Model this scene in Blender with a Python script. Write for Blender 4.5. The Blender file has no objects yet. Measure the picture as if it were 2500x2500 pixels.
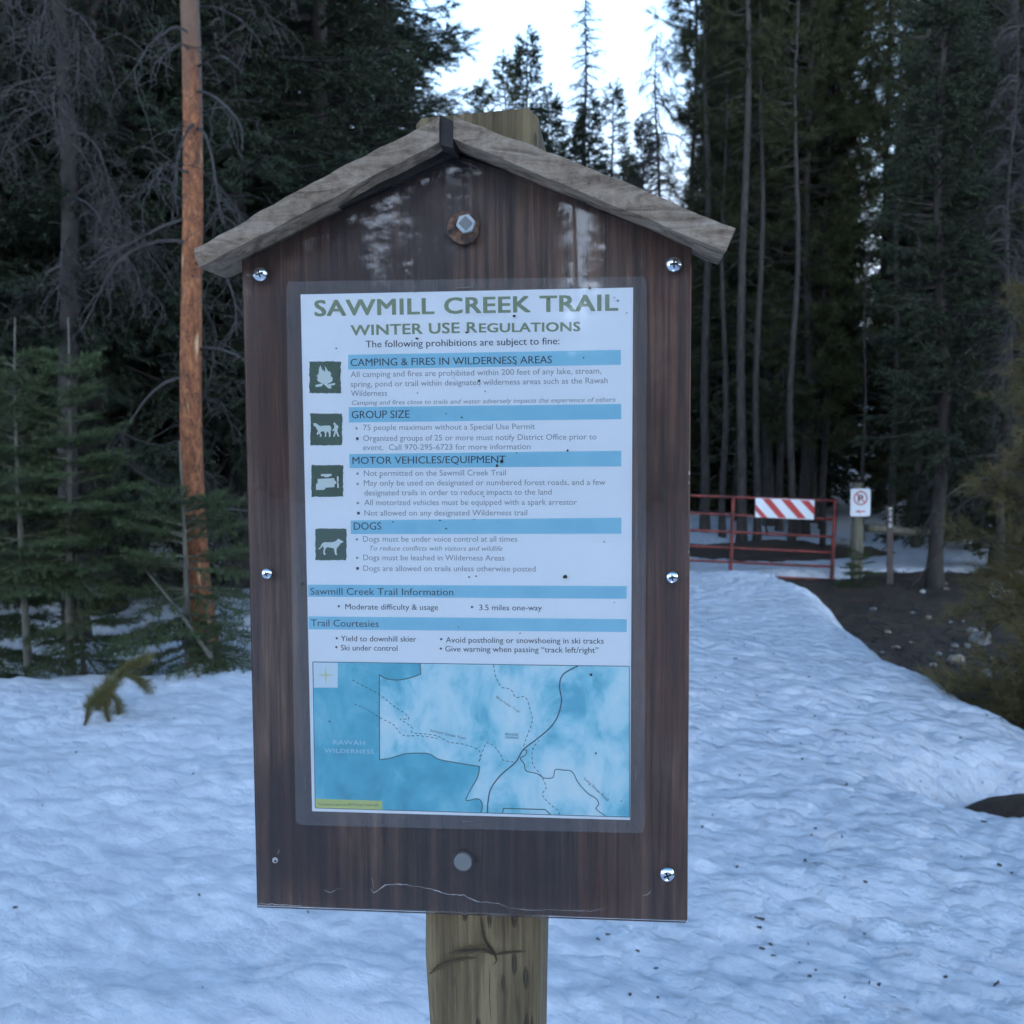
import bpy, bmesh, math, random
import numpy as np
from mathutils import Vector, Matrix

# ------------------------------------------------------------------ camera, sky, sun, exposure
scene = bpy.context.scene
COL = scene.collection
CAM_H = 1.5
PITCH, ROLL, YAW = math.radians(-4.12), math.radians(-0.34), math.radians(5.35)
FPX = 2620.0                                   # focal length in pixels of the 2500 px photograph

cam_data = bpy.data.cameras.new('camera')
cam = bpy.data.objects.new('camera', cam_data)
COL.objects.link(cam)
cam_data.sensor_width = 36.0
cam_data.lens = 36.0 * FPX / 2500.0
cam_data.clip_start = 0.02
cam_data.clip_end = 2000.0
CAM = np.array([0.0, 0.0, CAM_H])
f_ = np.array([0.0, math.cos(PITCH), math.sin(PITCH)])
r0 = np.array([1.0, 0.0, 0.0]); u0 = np.cross(r0, f_)
RT = r0 * math.cos(ROLL) + u0 * math.sin(ROLL)
UP = -r0 * math.sin(ROLL) + u0 * math.cos(ROLL)
m = Matrix(((RT[0], UP[0], -f_[0], 0), (RT[1], UP[1], -f_[1], 0), (RT[2], UP[2], -f_[2], CAM_H), (0, 0, 0, 1)))
cam.matrix_world = m
cam_data.dof.use_dof = True
cam_data.dof.focus_distance = 0.74
cam_data.dof.aperture_fstop = 20.0
scene.camera = cam

SUN_EL, SUN_AZ = math.radians(5.0), math.radians(25.0)
world = bpy.data.worlds.new('World')
scene.world = world
world.use_nodes = True
wn = world.node_tree
sky = wn.nodes.new('ShaderNodeTexSky')
sky.sky_type = 'NISHITA'
sky.sun_disc = False
sky.sun_elevation = SUN_EL
sky.sun_rotation = SUN_AZ
sky.altitude = 2600.0
sky.air_density = 1.0
sky.dust_density = 0.6
sky.ozone_density = 2.0
bg = wn.nodes['Background']
bg.inputs['Strength'].default_value = 0.15
# bright thin cloud low in the sky, thinning out towards the blue zenith
tcw = wn.nodes.new('ShaderNodeTexCoord')
sepw = wn.nodes.new('ShaderNodeSeparateXYZ'); wn.links.new(tcw.outputs['Generated'], sepw.inputs[0])
nzw = wn.nodes.new('ShaderNodeTexNoise'); nzw.inputs['Scale'].default_value = 2.2; nzw.inputs['Detail'].default_value = 5; wn.links.new(tcw.outputs['Generated'], nzw.inputs['Vector'])
addw = wn.nodes.new('ShaderNodeMath'); addw.operation = 'MULTIPLY_ADD'; addw.inputs[1].default_value = 0.30
wn.links.new(nzw.outputs[0], addw.inputs[0]); wn.links.new(sepw.outputs[2], addw.inputs[2])
rmp = wn.nodes.new('ShaderNodeValToRGB'); wn.links.new(addw.outputs[0], rmp.inputs[0])
rmp.color_ramp.elements[0].position = 0.30; rmp.color_ramp.elements[0].color = (1, 1, 1, 1)
rmp.color_ramp.elements[1].position = 0.70; rmp.color_ramp.elements[1].color = (0, 0, 0, 1)
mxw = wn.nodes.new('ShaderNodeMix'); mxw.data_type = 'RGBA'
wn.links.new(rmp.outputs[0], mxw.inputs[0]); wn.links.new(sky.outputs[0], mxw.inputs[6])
bk = wn.nodes.new('ShaderNodeMapRange'); wn.links.new(sepw.outputs[1], bk.inputs[0])  # cloud behind the camera boosted to light the notice and mirror in the cover
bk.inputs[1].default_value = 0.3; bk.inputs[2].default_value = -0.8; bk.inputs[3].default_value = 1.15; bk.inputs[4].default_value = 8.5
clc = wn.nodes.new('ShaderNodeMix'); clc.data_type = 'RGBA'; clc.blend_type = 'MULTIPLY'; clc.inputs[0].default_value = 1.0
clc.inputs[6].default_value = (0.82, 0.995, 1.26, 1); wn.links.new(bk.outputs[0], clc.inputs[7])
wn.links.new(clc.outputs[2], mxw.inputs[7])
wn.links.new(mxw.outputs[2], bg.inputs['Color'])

sun_data = bpy.data.lights.new('sun', 'SUN')
sun_data.energy = 0.25
sun_data.angle = math.radians(20)
sun_data.color = (1.0, 0.93, 0.85)
sun = bpy.data.objects.new('sun', sun_data)
COL.objects.link(sun)
sdir = Vector((math.sin(SUN_AZ) * math.cos(SUN_EL), math.cos(SUN_AZ) * math.cos(SUN_EL), math.sin(SUN_EL)))
sun.rotation_euler = sdir.to_track_quat('Z', 'Y').to_euler()

scene.view_settings.view_transform = 'Standard'
scene.view_settings.look = 'None'
scene.view_settings.gamma = 1.0
scene.view_settings.use_curve_mapping = False
scene.view_settings.exposure = 2.9
scene.cycles.max_bounces = 5
scene.cycles.glossy_bounces = 2
scene.cycles.transparent_max_bounces = 12
scene.cycles.diffuse_bounces = 2
scene.cycles.use_denoising = True
scene.cycles.use_adaptive_sampling = True
scene.cycles.adaptive_threshold = 0.025

# ------------------------------------------------------------------ helpers
rng = np.random.default_rng(11)
random.seed(5)


def put(o, parent=None):
    COL.objects.link(o)
    if parent is not None:
        o.parent = parent
    return o


def tag(o, label=None, cat=None, group=None, kind=None):
    if label: o['label'] = label
    if cat: o['category'] = cat
    if group: o['group'] = group
    if kind: o['kind'] = kind
    return o


def empty(name, loc, rz=0.0):
    o = bpy.data.objects.new(name, None)
    o.empty_display_size = 0.1
    o.location = loc
    o.rotation_euler = (0, 0, rz)
    return put(o)


class MB:
    """collects vertices and faces with material slots into ONE mesh"""
    def __init__(self):
        self.v = []; self.f = []; self.m = []; self.n = 0

    def add(self, v, f, mi=0):
        v = np.asarray(v, float).reshape(-1, 3)
        self.v.append(v)
        for q in f:
            self.f.append([i + self.n for i in q]); self.m.append(mi)
        self.n += len(v)

    def box(self, x0, x1, y0, y1, z0, z1, mi=0):
        v = [(x, y, z) for x in (x0, x1) for y in (y0, y1) for z in (z0, z1)]
        self.add(v, [(0, 1, 3, 2), (4, 6, 7, 5), (0, 4, 5, 1), (2, 3, 7, 6), (0, 2, 6, 4), (1, 5, 7, 3)], mi)

    def prism(self, poly, y0, y1, mi=0):
        """xz outline extruded between the depths y0 and y1"""
        n = len(poly)
        v = [(p[0], y0, p[1]) for p in poly] + [(p[0], y1, p[1]) for p in poly]
        f = [tuple(range(n)), tuple(range(2 * n - 1, n - 1, -1))]
        f += [(i, i + n, (i + 1) % n + n, (i + 1) % n) for i in range(n)]
        self.add(v, f, mi)

    def tube(self, pts, rad, sides=8, mi=0, cap=True):
        pts = np.asarray(pts, float); k = len(pts)
        rad = np.broadcast_to(np.asarray(rad, float), (k,))
        t = np.gradient(pts, axis=0)
        t /= np.linalg.norm(t, axis=1)[:, None] + 1e-12
        ref = np.array([0, 0, 1.0]) if abs(t[0, 2]) < 0.9 else np.array([1.0, 0, 0])
        a = np.cross(t, ref); a /= np.linalg.norm(a, axis=1)[:, None] + 1e-12
        b = np.cross(t, a)
        ang = np.arange(sides) * 2 * math.pi / sides
        v = pts[:, None] + rad[:, None, None] * (np.cos(ang)[None, :, None] * a[:, None] + np.sin(ang)[None, :, None] * b[:, None])
        f = []
        for i in range(k - 1):
            for j in range(sides):
                j2 = (j + 1) % sides
                f.append((i * sides + j, i * sides + j2, (i + 1) * sides + j2, (i + 1) * sides + j))
        if cap:
            f.append(tuple(range(sides - 1, -1, -1)))
            f.append(tuple((k - 1) * sides + j for j in range(sides)))
        self.add(v, f, mi)

    def build(self, name, mats, parent=None, smooth=False, bevel=0.0):
        me = bpy.data.meshes.new(name)
        me.from_pydata(np.concatenate(self.v).tolist(), [], self.f)
        for mt in (mats if isinstance(mats, (list, tuple)) else [mats]):
            me.materials.append(mt)
        me.polygons.foreach_set('material_index', self.m)
        bm = bmesh.new(); bm.from_mesh(me)
        bmesh.ops.recalc_face_normals(bm, faces=bm.faces)
        if bevel > 0:
            bmesh.ops.bevel(bm, geom=[e for e in bm.edges if len(e.link_faces) == 2 and e.calc_face_angle() > 0.5],
                            offset=bevel, segments=2, affect='EDGES', profile=0.5)
        bm.to_mesh(me); bm.free()
        if smooth:
            me.polygons.foreach_set('use_smooth', [True] * len(me.polygons))
        me.update()
        return put(bpy.data.objects.new(name, me), parent)


def mesh_tris(name, V, F, mi, mats, smooth=False):
    """fast mesh from numpy arrays of triangles (n,3) or quads (n,4)"""
    me = bpy.data.meshes.new(name)
    n, k = F.shape
    me.vertices.add(len(V)); me.vertices.foreach_set('co', np.ascontiguousarray(V, dtype=np.float32).ravel())
    me.loops.add(n * k); me.loops.foreach_set('vertex_index', np.ascontiguousarray(F, dtype=np.int32).ravel())
    me.polygons.add(n)
    me.polygons.foreach_set('loop_start', np.arange(0, n * k, k, dtype=np.int32))
    for mt in mats: me.materials.append(mt)
    if mi is not None:
        me.polygons.foreach_set('material_index', np.ascontiguousarray(mi, dtype=np.int32))
    me.polygons.foreach_set('use_smooth', np.full(n, smooth))
    me.update(calc_edges=True)
    return me


# ------------------------------------------------------------------ numpy noise
def _hash(ix, iy, s):
    h = (ix.astype(np.int64) * 374761393 + iy.astype(np.int64) * 668265263 + s * 1274126177) & 0x7fffffff
    h = ((h ^ (h >> 13)) * 1274126177) & 0x7fffffff
    return ((h ^ (h >> 16)) & 0xffff) / 65535.0


def vnoise(x, y, s=0):
    ix, iy = np.floor(x), np.floor(y)
    fx, fy = x - ix, y - iy
    fx = fx * fx * fx * (fx * (fx * 6 - 15) + 10); fy = fy * fy * fy * (fy * (fy * 6 - 15) + 10)
    a = _hash(ix, iy, s); b = _hash(ix + 1, iy, s); c = _hash(ix, iy + 1, s); d = _hash(ix + 1, iy + 1, s)
    return (a + (b - a) * fx) * (1 - fy) + (c + (d - c) * fx) * fy - 0.5


def fbm(x, y, s=0, octv=4):
    o = 0; a = 1.0
    for i in range(octv):
        o = o + a * vnoise(x * 2 ** i + 17.3 * i, y * 2 ** i - 9.1 * i, s + i); a *= 0.5
    return o


def worley(x, y, s=0):
    ix, iy = np.floor(x), np.floor(y)
    best = np.full(x.shape, 9.0)
    for dx in (-1, 0, 1):
        for dy in (-1, 0, 1):
            cx, cy = ix + dx, iy + dy
            px = cx + 0.1 + 0.8 * _hash(cx, cy, s); py = cy + 0.1 + 0.8 * _hash(cx, cy, s + 7)
            best = np.minimum(best, (x - px) ** 2 + (y - py) ** 2)
    return best


def sst(a, b, x):
    t = np.clip((x - a) / (b - a), 0, 1)
    return t * t * (3 - 2 * t)


# ------------------------------------------------------------------ materials
def mat(name):
    mt = bpy.data.materials.new(name); mt.use_nodes = True
    nt = mt.node_tree
    return mt, nt, nt.nodes['Principled BSDF']


def flat(name, col, rough=0.7, metal=0.0, spec=0.5):
    mt, nt, p = mat(name)
    p.inputs['Base Color'].default_value = (*col, 1)
    p.inputs['Roughness'].default_value = rough
    p.inputs['Metallic'].default_value = metal
    p.inputs['Specular IOR Level'].default_value = spec
    return mt


def nd(nt, t, **kw):
    n = nt.nodes.new('ShaderNode' + t)
    for k, v in kw.items():
        if k in n.inputs: n.inputs[k].default_value = v
        else: setattr(n, k, v)
    return n


def coords(nt, scale=(1, 1, 1), rot=(0, 0, 0), out='Object', loc=(0, 0, 0)):
    tc = nd(nt, 'TexCoord'); mp = nd(nt, 'Mapping')
    mp.inputs['Scale'].default_value = scale; mp.inputs['Rotation'].default_value = rot; mp.inputs['Location'].default_value = loc
    nt.links.new(tc.outputs[out], mp.inputs[0])
    return mp.outputs[0]


def ramp(nt, fac, stops):
    r = nd(nt, 'ValToRGB')
    e = r.color_ramp.elements
    while len(e) < len(stops): e.new(0.5)
    for el, (p, c) in zip(e, stops):
        el.position = p; el.color = (*c, 1) if len(c) == 3 else c
    nt.links.new(fac, r.inputs[0])
    return r.outputs[0]


def noise(nt, vec, scale=5.0, detail=4.0, rough=0.55, dist=0.0):
    n = nd(nt, 'TexNoise')
    n.inputs['Scale'].default_value = scale; n.inputs['Detail'].default_value = detail
    n.inputs['Roughness'].default_value = rough; n.inputs['Distortion'].default_value = dist
    nt.links.new(vec, n.inputs['Vector'])
    return n.outputs[0]


def mixc(nt, fac, a, b, mode='MIX'):
    mx = nd(nt, 'Mix', data_type='RGBA', blend_type=mode)
    for sock, v in ((0, fac), (6, a), (7, b)):
        if hasattr(v, 'links'): nt.links.new(v, mx.inputs[sock])
        elif sock == 0: mx.inputs[0].default_value = v
        else: mx.inputs[sock].default_value = (*v, 1)
    return mx.outputs[2]


def bump(nt, p, height, strength=0.3, dist=0.01, prev=None):
    b = nd(nt, 'Bump')
    b.inputs['Strength'].default_value = strength; b.inputs['Distance'].default_value = dist
    nt.links.new(height, b.inputs['Height'])
    if prev is not None: nt.links.new(prev, b.inputs['Normal'])
    nt.links.new(b.outputs[0], p.inputs['Normal'])
    return b.outputs[0]


def math_(nt, op, a, b=0.0, clamp=False):
    n = nd(nt, 'Math', operation=op, use_clamp=clamp)
    for i, v in enumerate((a, b)):
        if hasattr(v, 'links'): nt.links.new(v, n.inputs[i])
        else: n.inputs[i].default_value = v
    return n.outputs[0]


def foliage_mat(name, dark, light, tint):
    mt, nt, p = mat(name)
    big = noise(nt, coords(nt, out='Object'), 1.7, 2)
    isl = nd(nt, 'NewGeometry').outputs['Random Per Island']
    info = nd(nt, 'ObjectInfo').outputs['Random']
    fac = math_(nt, 'ADD', math_(nt, 'MULTIPLY', big, 0.75), math_(nt, 'MULTIPLY', isl, 0.35))
    c = ramp(nt, fac, [(0.30, dark), (0.75, light)])
    c = mixc(nt, math_(nt, 'MULTIPLY', info, 0.55), c, tint)
    nt.links.new(c, p.inputs['Base Color'])
    p.inputs['Roughness'].default_value = 0.6
    p.inputs['Specular IOR Level'].default_value = 0.25
    return mt


def bark_mat(name, a, b, sc=14, zs=0.25):
    mt, nt, p = mat(name)
    v = coords(nt, (1, 1, zs))
    n1 = noise(nt, v, sc, 6, 0.65)
    nt.links.new(ramp(nt, n1, [(0.32, a), (0.68, b)]), p.inputs['Base Color'])
    p.inputs['Roughness'].default_value = 0.9
    bump(nt, p, n1, 0.6, 0.02)
    return mt


M = {}
M['spruce'] = foliage_mat('spruce_needles', (0.009, 0.015, 0.007), (0.028, 0.040, 0.019), (0.020, 0.025, 0.010))
M['pine'] = foliage_mat('pine_needles', (0.018, 0.020, 0.007), (0.058, 0.060, 0.020), (0.032, 0.038, 0.013))
M['fir'] = foliage_mat('fir_needles', (0.022, 0.032, 0.010), (0.062, 0.083, 0.030), (0.038, 0.047, 0.018))
M['olive'] = foliage_mat('long_pine_needles', (0.055, 0.043, 0.014), (0.135, 0.103, 0.038), (0.09, 0.07, 0.026))
M['brush'] = foliage_mat('young_pine_needles', (0.075, 0.066, 0.022), (0.17, 0.145, 0.05), (0.12, 0.105, 0.035))
M['bark'] = bark_mat('dark_bark', (0.014, 0.010, 0.008), (0.042, 0.032, 0.026))
M['greybark'] = bark_mat('grey_pine_bark', (0.026, 0.021, 0.018), (0.080, 0.066, 0.056), 18)
M['palebark'] = bark_mat('pale_sapling_bark', (0.055, 0.05, 0.036), (0.135, 0.122, 0.09), 25)
M['twig'] = bark_mat('dead_grey_twigs', (0.020, 0.016, 0.014), (0.058, 0.050, 0.045), 8)
M['darktwig'] = bark_mat('dark_dead_twigs', (0.018, 0.015, 0.014), (0.046, 0.040, 0.038), 8)


def orange_bark():
    mt, nt, p = mat('flaking_orange_bark')
    v = coords(nt, (1, 1, 0.45))
    n1 = noise(nt, v, 30, 5, 0.7)
    c = ramp(nt, n1, [(0.32, (0.07, 0.026, 0.012)), (0.52, (0.235, 0.080, 0.030)), (0.70, (0.38, 0.155, 0.062))])
    vo = nd(nt, 'TexVoronoi'); vo.inputs['Scale'].default_value = 42
    nt.links.new(coords(nt, (1, 1, 0.7)), vo.inputs['Vector'])
    spots = ramp(nt, vo.outputs['Distance'], [(0.20, (1, 1, 1)), (0.36, (0, 0, 0))])
    sel = ramp(nt, noise(nt, coords(nt), 9, 3), [(0.45, (0, 0, 0)), (0.55, (1, 1, 1))])
    c = mixc(nt, math_(nt, 'MULTIPLY', spots, sel), c, (0.05, 0.022, 0.015))
    pale = ramp(nt, noise(nt, coords(nt, (1, 1, 0.14)), 17, 2), [(0.64, (0, 0, 0)), (0.70, (1, 1, 1))])
    c = mixc(nt, math_(nt, 'MULTIPLY', pale, 0.7), c, (0.68, 0.45, 0.25))
    # grey intact bark above 4.2 m, and on the flanks in ragged strips
    sep = nd(nt, 'SeparateXYZ'); nt.links.new(coords(nt), sep.inputs[0])
    zz = math_(nt, 'ADD', sep.outputs[2], math_(nt, 'MULTIPLY', noise(nt, coords(nt, (1, 1, 0.4)), 6, 4), 1.6))
    up = ramp(nt, math_(nt, 'MULTIPLY', zz, 0.1), [(0.475, (0, 0, 0)), (0.535, (1, 1, 1))])
    c = mixc(nt, up, c, mixc(nt, n1, (0.075, 0.040, 0.024), (0.19, 0.105, 0.065)))
    ax = math_(nt, 'ADD', math_(nt, 'ABSOLUTE', sep.outputs[0]), math_(nt, 'MULTIPLY', noise(nt, coords(nt, (1, 1, 0.6)), 25, 4), 0.05))
    side = ramp(nt, ax, [(0.135, (0, 0, 0)), (0.150, (1, 1, 1))])
    c = mixc(nt, side, c, (0.10, 0.075, 0.065))
    nt.links.new(c, p.inputs['Base Color'])
    p.inputs['Roughness'].default_value = 0.9
    bump(nt, p, n1, 0.7, 0.02)
    return mt


M['orange'] = orange_bark()


def snow_mat():
    mt, nt, p = mat('old_snow')
    v = coords(nt, out='Object')
    turn = nd(nt, 'Mapping'); turn.inputs['Rotation'].default_value = (0, 0, 0.62); nt.links.new(v, turn.inputs[0])
    warp = nd(nt, 'Mapping'); warp.inputs['Scale'].default_value = (1, 1.6, 1)
    nt.links.new(turn.outputs[0], warp.inputs[0])
    wv = warp.outputs[0]
    nz = nd(nt, 'TexNoise'); nz.inputs['Scale'].default_value = 3.0; nt.links.new(wv, nz.inputs['Vector'])
    mixv = nd(nt, 'Mix', data_type='VECTOR'); mixv.inputs[0].default_value = 0.10
    nt.links.new(wv, mixv.inputs[4]); nt.links.new(nz.outputs[1], mixv.inputs[5])
    vo = nd(nt, 'TexVoronoi'); vo.inputs['Scale'].default_value = 9.0; vo.inputs['Randomness'].default_value = 1.0
    nt.links.new(mixv.outputs[1], vo.inputs['Vector'])
    cups = math_(nt, 'MULTIPLY', math_(nt, 'MULTIPLY', vo.outputs['Distance'], vo.outputs['Distance']), -1.0)
    fine = noise(nt, wv, 40, 6, 0.7)
    mid = noise(nt, wv, 11, 5, 0.6)
    dirt = ramp(nt, noise(nt, v, 1.3, 6, 0.7, 0.6), [(0.55, (0, 0, 0)), (0.72, (1, 1, 1))])
    sep = nd(nt, 'SeparateXYZ'); nt.links.new(v, sep.inputs[0])
    right = ramp(nt, math_(nt, 'ADD', math_(nt, 'MULTIPLY', sep.outputs[0], 0.25), 0.5), [(0.4, (0.35,) * 3), (0.75, (1,) * 3)])
    grit = ramp(nt, noise(nt, wv, 26, 5, 0.75), [(0.60, (0, 0, 0)), (0.72, (1, 1, 1))])
    ice = ramp(nt, noise(nt, wv, 5.5, 8, 0.68, 0.6), [(0.34, (0.50, 0.50, 0.54)), (0.50, (0.615, 0.61, 0.63)), (0.66, (0.74, 0.73, 0.745))])
    c = mixc(nt, math_(nt, 'MULTIPLY', fine, 0.5), ice, (0.69, 0.69, 0.71))
    c = mixc(nt, math_(nt, 'MULTIPLY', math_(nt, 'MULTIPLY', dirt, right), 0.52), c, (0.34, 0.31, 0.29))
    c = mixc(nt, math_(nt, 'MULTIPLY', math_(nt, 'MULTIPLY', grit, right), 0.30), c, (0.30, 0.29, 0.30))
    nt.links.new(c, p.inputs['Base Color'])
    p.inputs['Roughness'].default_value = 0.55
    p.inputs['Specular IOR Level'].default_value = 0.3
    b1 = bump(nt, p, math_(nt, 'MULTIPLY', cups, right), 0.6, 0.08)
    b2 = bump(nt, p, math_(nt, 'MULTIPLY', mid, right), 0.6, 0.07, b1)
    bump(nt, p, fine, 0.65, 0.02, b2)
    return mt


M['snow'] = snow_mat()


def dirt_mat():
    mt, nt, p = mat('needle_strewn_soil')
    v = coords(nt, out='Object')
    n1 = noise(nt, v, 3, 6, 0.65); n2 = noise(nt, v, 45, 6, 0.75)
    c = ramp(nt, math_(nt, 'ADD', math_(nt, 'MULTIPLY', n1, 0.5), math_(nt, 'MULTIPLY', n2, 0.5)),
             [(0.35, (0.016, 0.008, 0.004)), (0.55, (0.058, 0.032, 0.015)), (0.72, (0.15, 0.093, 0.05))])
    nt.links.new(c, p.inputs['Base Color'])
    p.inputs['Roughness'].default_value = 0.95
    bump(nt, p, n2, 0.8, 0.04)
    return mt


M['dirt'] = dirt_mat()


def rock_mat(name, a, b):
    mt, nt, p = mat(name)
    n1 = noise(nt, coords(nt), 8, 6, 0.7)
    nt.links.new(ramp(nt, n1, [(0.3, a), (0.7, b)]), p.inputs['Base Color'])
    p.inputs['Roughness'].default_value = 0.9
    bump(nt, p, n1, 0.7, 0.03)
    return mt


M['rock'] = rock_mat('grey_rock', (0.09, 0.085, 0.08), (0.26, 0.25, 0.235))
M['tanrock'] = rock_mat('tan_rock', (0.16, 0.12, 0.09), (0.36, 0.28, 0.21))
M['palerock'] = rock_mat('pale_rock', (0.25, 0.24, 0.22), (0.45, 0.43, 0.40))


def wood_mat(name, stops, grain=(60, 60, 3), knots=0.0, rough=0.75, axis_bump=0.5, fine=1.0):
    mt, nt, p = mat(name)
    n1 = noise(nt, coords(nt, grain), 1.0, 6, 0.65, 0.3)
    n2 = noise(nt, coords(nt, (grain[0] * 5, grain[1] * 5, grain[2] * 4)), 1.0, 3, 0.6)
    fac = math_(nt, 'ADD', math_(nt, 'MULTIPLY', n1, 0.72), math_(nt, 'MULTIPLY', n2, 0.28 * fine))
    nt.links.new(ramp(nt, fac, stops), p.inputs['Base Color'])
    p.inputs['Roughness'].default_value = rough
    bump(nt, p, fac, axis_bump, 0.004)
    return mt, nt, p


def board_mat():
    """dark stained plywood: vertical grain, worn paler at the gable, blotched lower down"""
    mt, nt, p = mat('dark_stained_plywood')
    v = coords(nt)
    g = noise(nt, coords(nt, (150, 20, 4.5)), 1.0, 6, 0.7, 0.25)
    g2 = noise(nt, coords(nt, (420, 20, 16)), 1.0, 3, 0.6)
    blot = noise(nt, coords(nt, (9, 9, 5)), 1.0, 5, 0.6, 0.6)
    base = ramp(nt, g, [(0.33, (0.026, 0.0075, 0.003)), (0.50, (0.066, 0.0200, 0.0075)), (0.66, (0.135, 0.042, 0.016))])
    worn = ramp(nt, g, [(0.36, (0.028, 0.013, 0.009)), (0.48, (0.095, 0.048, 0.030)), (0.62, (0.20, 0.112, 0.070))])
    sep = nd(nt, 'SeparateXYZ'); nt.links.new(v, sep.inputs[0])
    zz = math_(nt, 'ADD', sep.outputs[2], math_(nt, 'MULTIPLY', blot, 0.14))
    w = ramp(nt, zz, [(0.185, (0, 0, 0)), (0.245, (1, 1, 1))])
    patch = ramp(nt, blot, [(0.42, (0, 0, 0)), (0.56, (1, 1, 1))])
    c = mixc(nt, math_(nt, 'MULTIPLY', w, math_(nt, 'ADD', math_(nt, 'MULTIPLY', patch, 0.7), 0.15)), base, worn)
    dk = ramp(nt, noise(nt, coords(nt, (7, 7, 3.5), loc=(3, 1, 2)), 1.0, 4, 0.55, 0.8), [(0.50, (0, 0, 0)), (0.60, (1, 1, 1))])
    c = mixc(nt, math_(nt, 'MULTIPLY', dk, 0.6), c, (0.020, 0.013, 0.014))
    c = mixc(nt, math_(nt, 'MULTIPLY', g2, 0.25), c, (0.02, 0.012, 0.01))
    nt.links.new(c, p.inputs['Base Color'])
    p.inputs['Roughness'].default_value = 0.6
    bump(nt, p, g, 0.4, 0.002)
    return mt


M['board'] = board_mat()
M['darkwood_and_shade'] = wood_mat('dark_trim_and_gap_shade', [(0.3, (0.010, 0.006, 0.005)), (0.7, (0.028, 0.016, 0.012))], (60, 60, 60))[0]  # under-board stain, also the shade colour of the ridge gap
M['fencewood'] = wood_mat('weathered_fence_wood', [(0.3, (0.07, 0.062, 0.04)), (0.7, (0.19, 0.17, 0.12))], (20, 20, 2))[0]


def plank_mat():
    """bleached grey-brown split plank: coarse bands, dark crumbling patches"""
    mt, nt, p = mat('weathered_grey_plank')
    n1 = noise(nt, coords(nt, (14, 40, 75)), 1.0, 7, 0.68, 1.3)
    n2 = noise(nt, coords(nt, (150, 150, 150)), 1.0, 5, 0.7)
    f = math_(nt, 'ADD', math_(nt, 'MULTIPLY', n1, 0.7), math_(nt, 'MULTIPLY', n2, 0.3))
    c = ramp(nt, f, [(0.34, (0.040, 0.026, 0.017)), (0.43, (0.15, 0.100, 0.066)), (0.54, (0.275, 0.200, 0.140)), (0.68, (0.41, 0.33, 0.255))])
    pit = ramp(nt, noise(nt, coords(nt, (60, 60, 90), loc=(4, 4, 1)), 1.0, 3, 0.6), [(0.66, (0, 0, 0)), (0.72, (1, 1, 1))])
    c = mixc(nt, math_(nt, 'MULTIPLY', pit, 0.75), c, (0.045, 0.035, 0.03))
    nt.links.new(c, p.inputs['Base Color'])
    p.inputs['Roughness'].default_value = 0.9
    bump(nt, p, f, 0.9, 0.006)
    return mt


M['plank'] = plank_mat()


def post_mat():
    """pressure-treated post: olive tan, vertical grain, rows of dark incising slits"""
    mt, nt, p = mat('treated_post_wood')
    n1 = noise(nt, coords(nt, (70, 70, 3)), 1.0, 6, 0.65, 0.35)
    n2 = noise(nt, coords(nt, (300, 300, 10)), 1.0, 3, 0.6)
    n3 = noise(nt, coords(nt, (22, 22, 7)), 1.0, 4, 0.6, 0.8)
    f = math_(nt, 'ADD', math_(nt, 'MULTIPLY', n1, 0.45), math_(nt, 'MULTIPLY', n2, 0.25))
    f = math_(nt, 'ADD', f, math_(nt, 'MULTIPLY', n3, 0.30))
    c = ramp(nt, f, [(0.39, (0.030, 0.018, 0.0075)), (0.49, (0.105, 0.071, 0.033)), (0.59, (0.195, 0.141, 0.070))])
    br = nd(nt, 'TexBrick')
    br.offset = 0.5; br.inputs['Scale'].default_value = 1.0
    br.inputs['Mortar Size'].default_value = 0.0016; br.inputs['Brick Width'].default_value = 0.013; br.inputs['Row Height'].default_value = 0.032
    sl = ramp(nt, noise(nt, coords(nt, (48, 48, 24), loc=(2, 0, 5)), 1.0, 2, 0.5), [(0.64, (0, 0, 0)), (0.69, (1, 1, 1))])
    vo = nd(nt, 'TexVoronoi'); vo.inputs['Scale'].default_value = 1.0; vo.inputs['Randomness'].default_value = 0.55
    nt.links.new(coords(nt, (125, 125, 27)), vo.inputs['Vector'])
    slit = ramp(nt, vo.outputs['Distance'], [(0.14, (1, 1, 1)), (0.24, (0, 0, 0))])
    c = mixc(nt, math_(nt, 'MULTIPLY', slit, 0.75), c, (0.03, 0.022, 0.012))
    c = mixc(nt, math_(nt, 'MULTIPLY', sl, 0.35), c, (0.05, 0.036, 0.02))
    nt.links.new(c, p.inputs['Base Color'])
    p.inputs['Roughness'].default_value = 0.85
    h = math_(nt, 'SUBTRACT', f, math_(nt, 'MULTIPLY', slit, 0.5))
    bump(nt, p, h, 1.0, 0.006)
    return mt


M['post'] = post_mat()
M['split'] = flat('painted_crack_shade', (0.070, 0.046, 0.022), 0.95)  # shade of the crack hollows put into the colour
M['crack'] = flat('crack', (0.030, 0.020, 0.011), 0.95)


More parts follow.
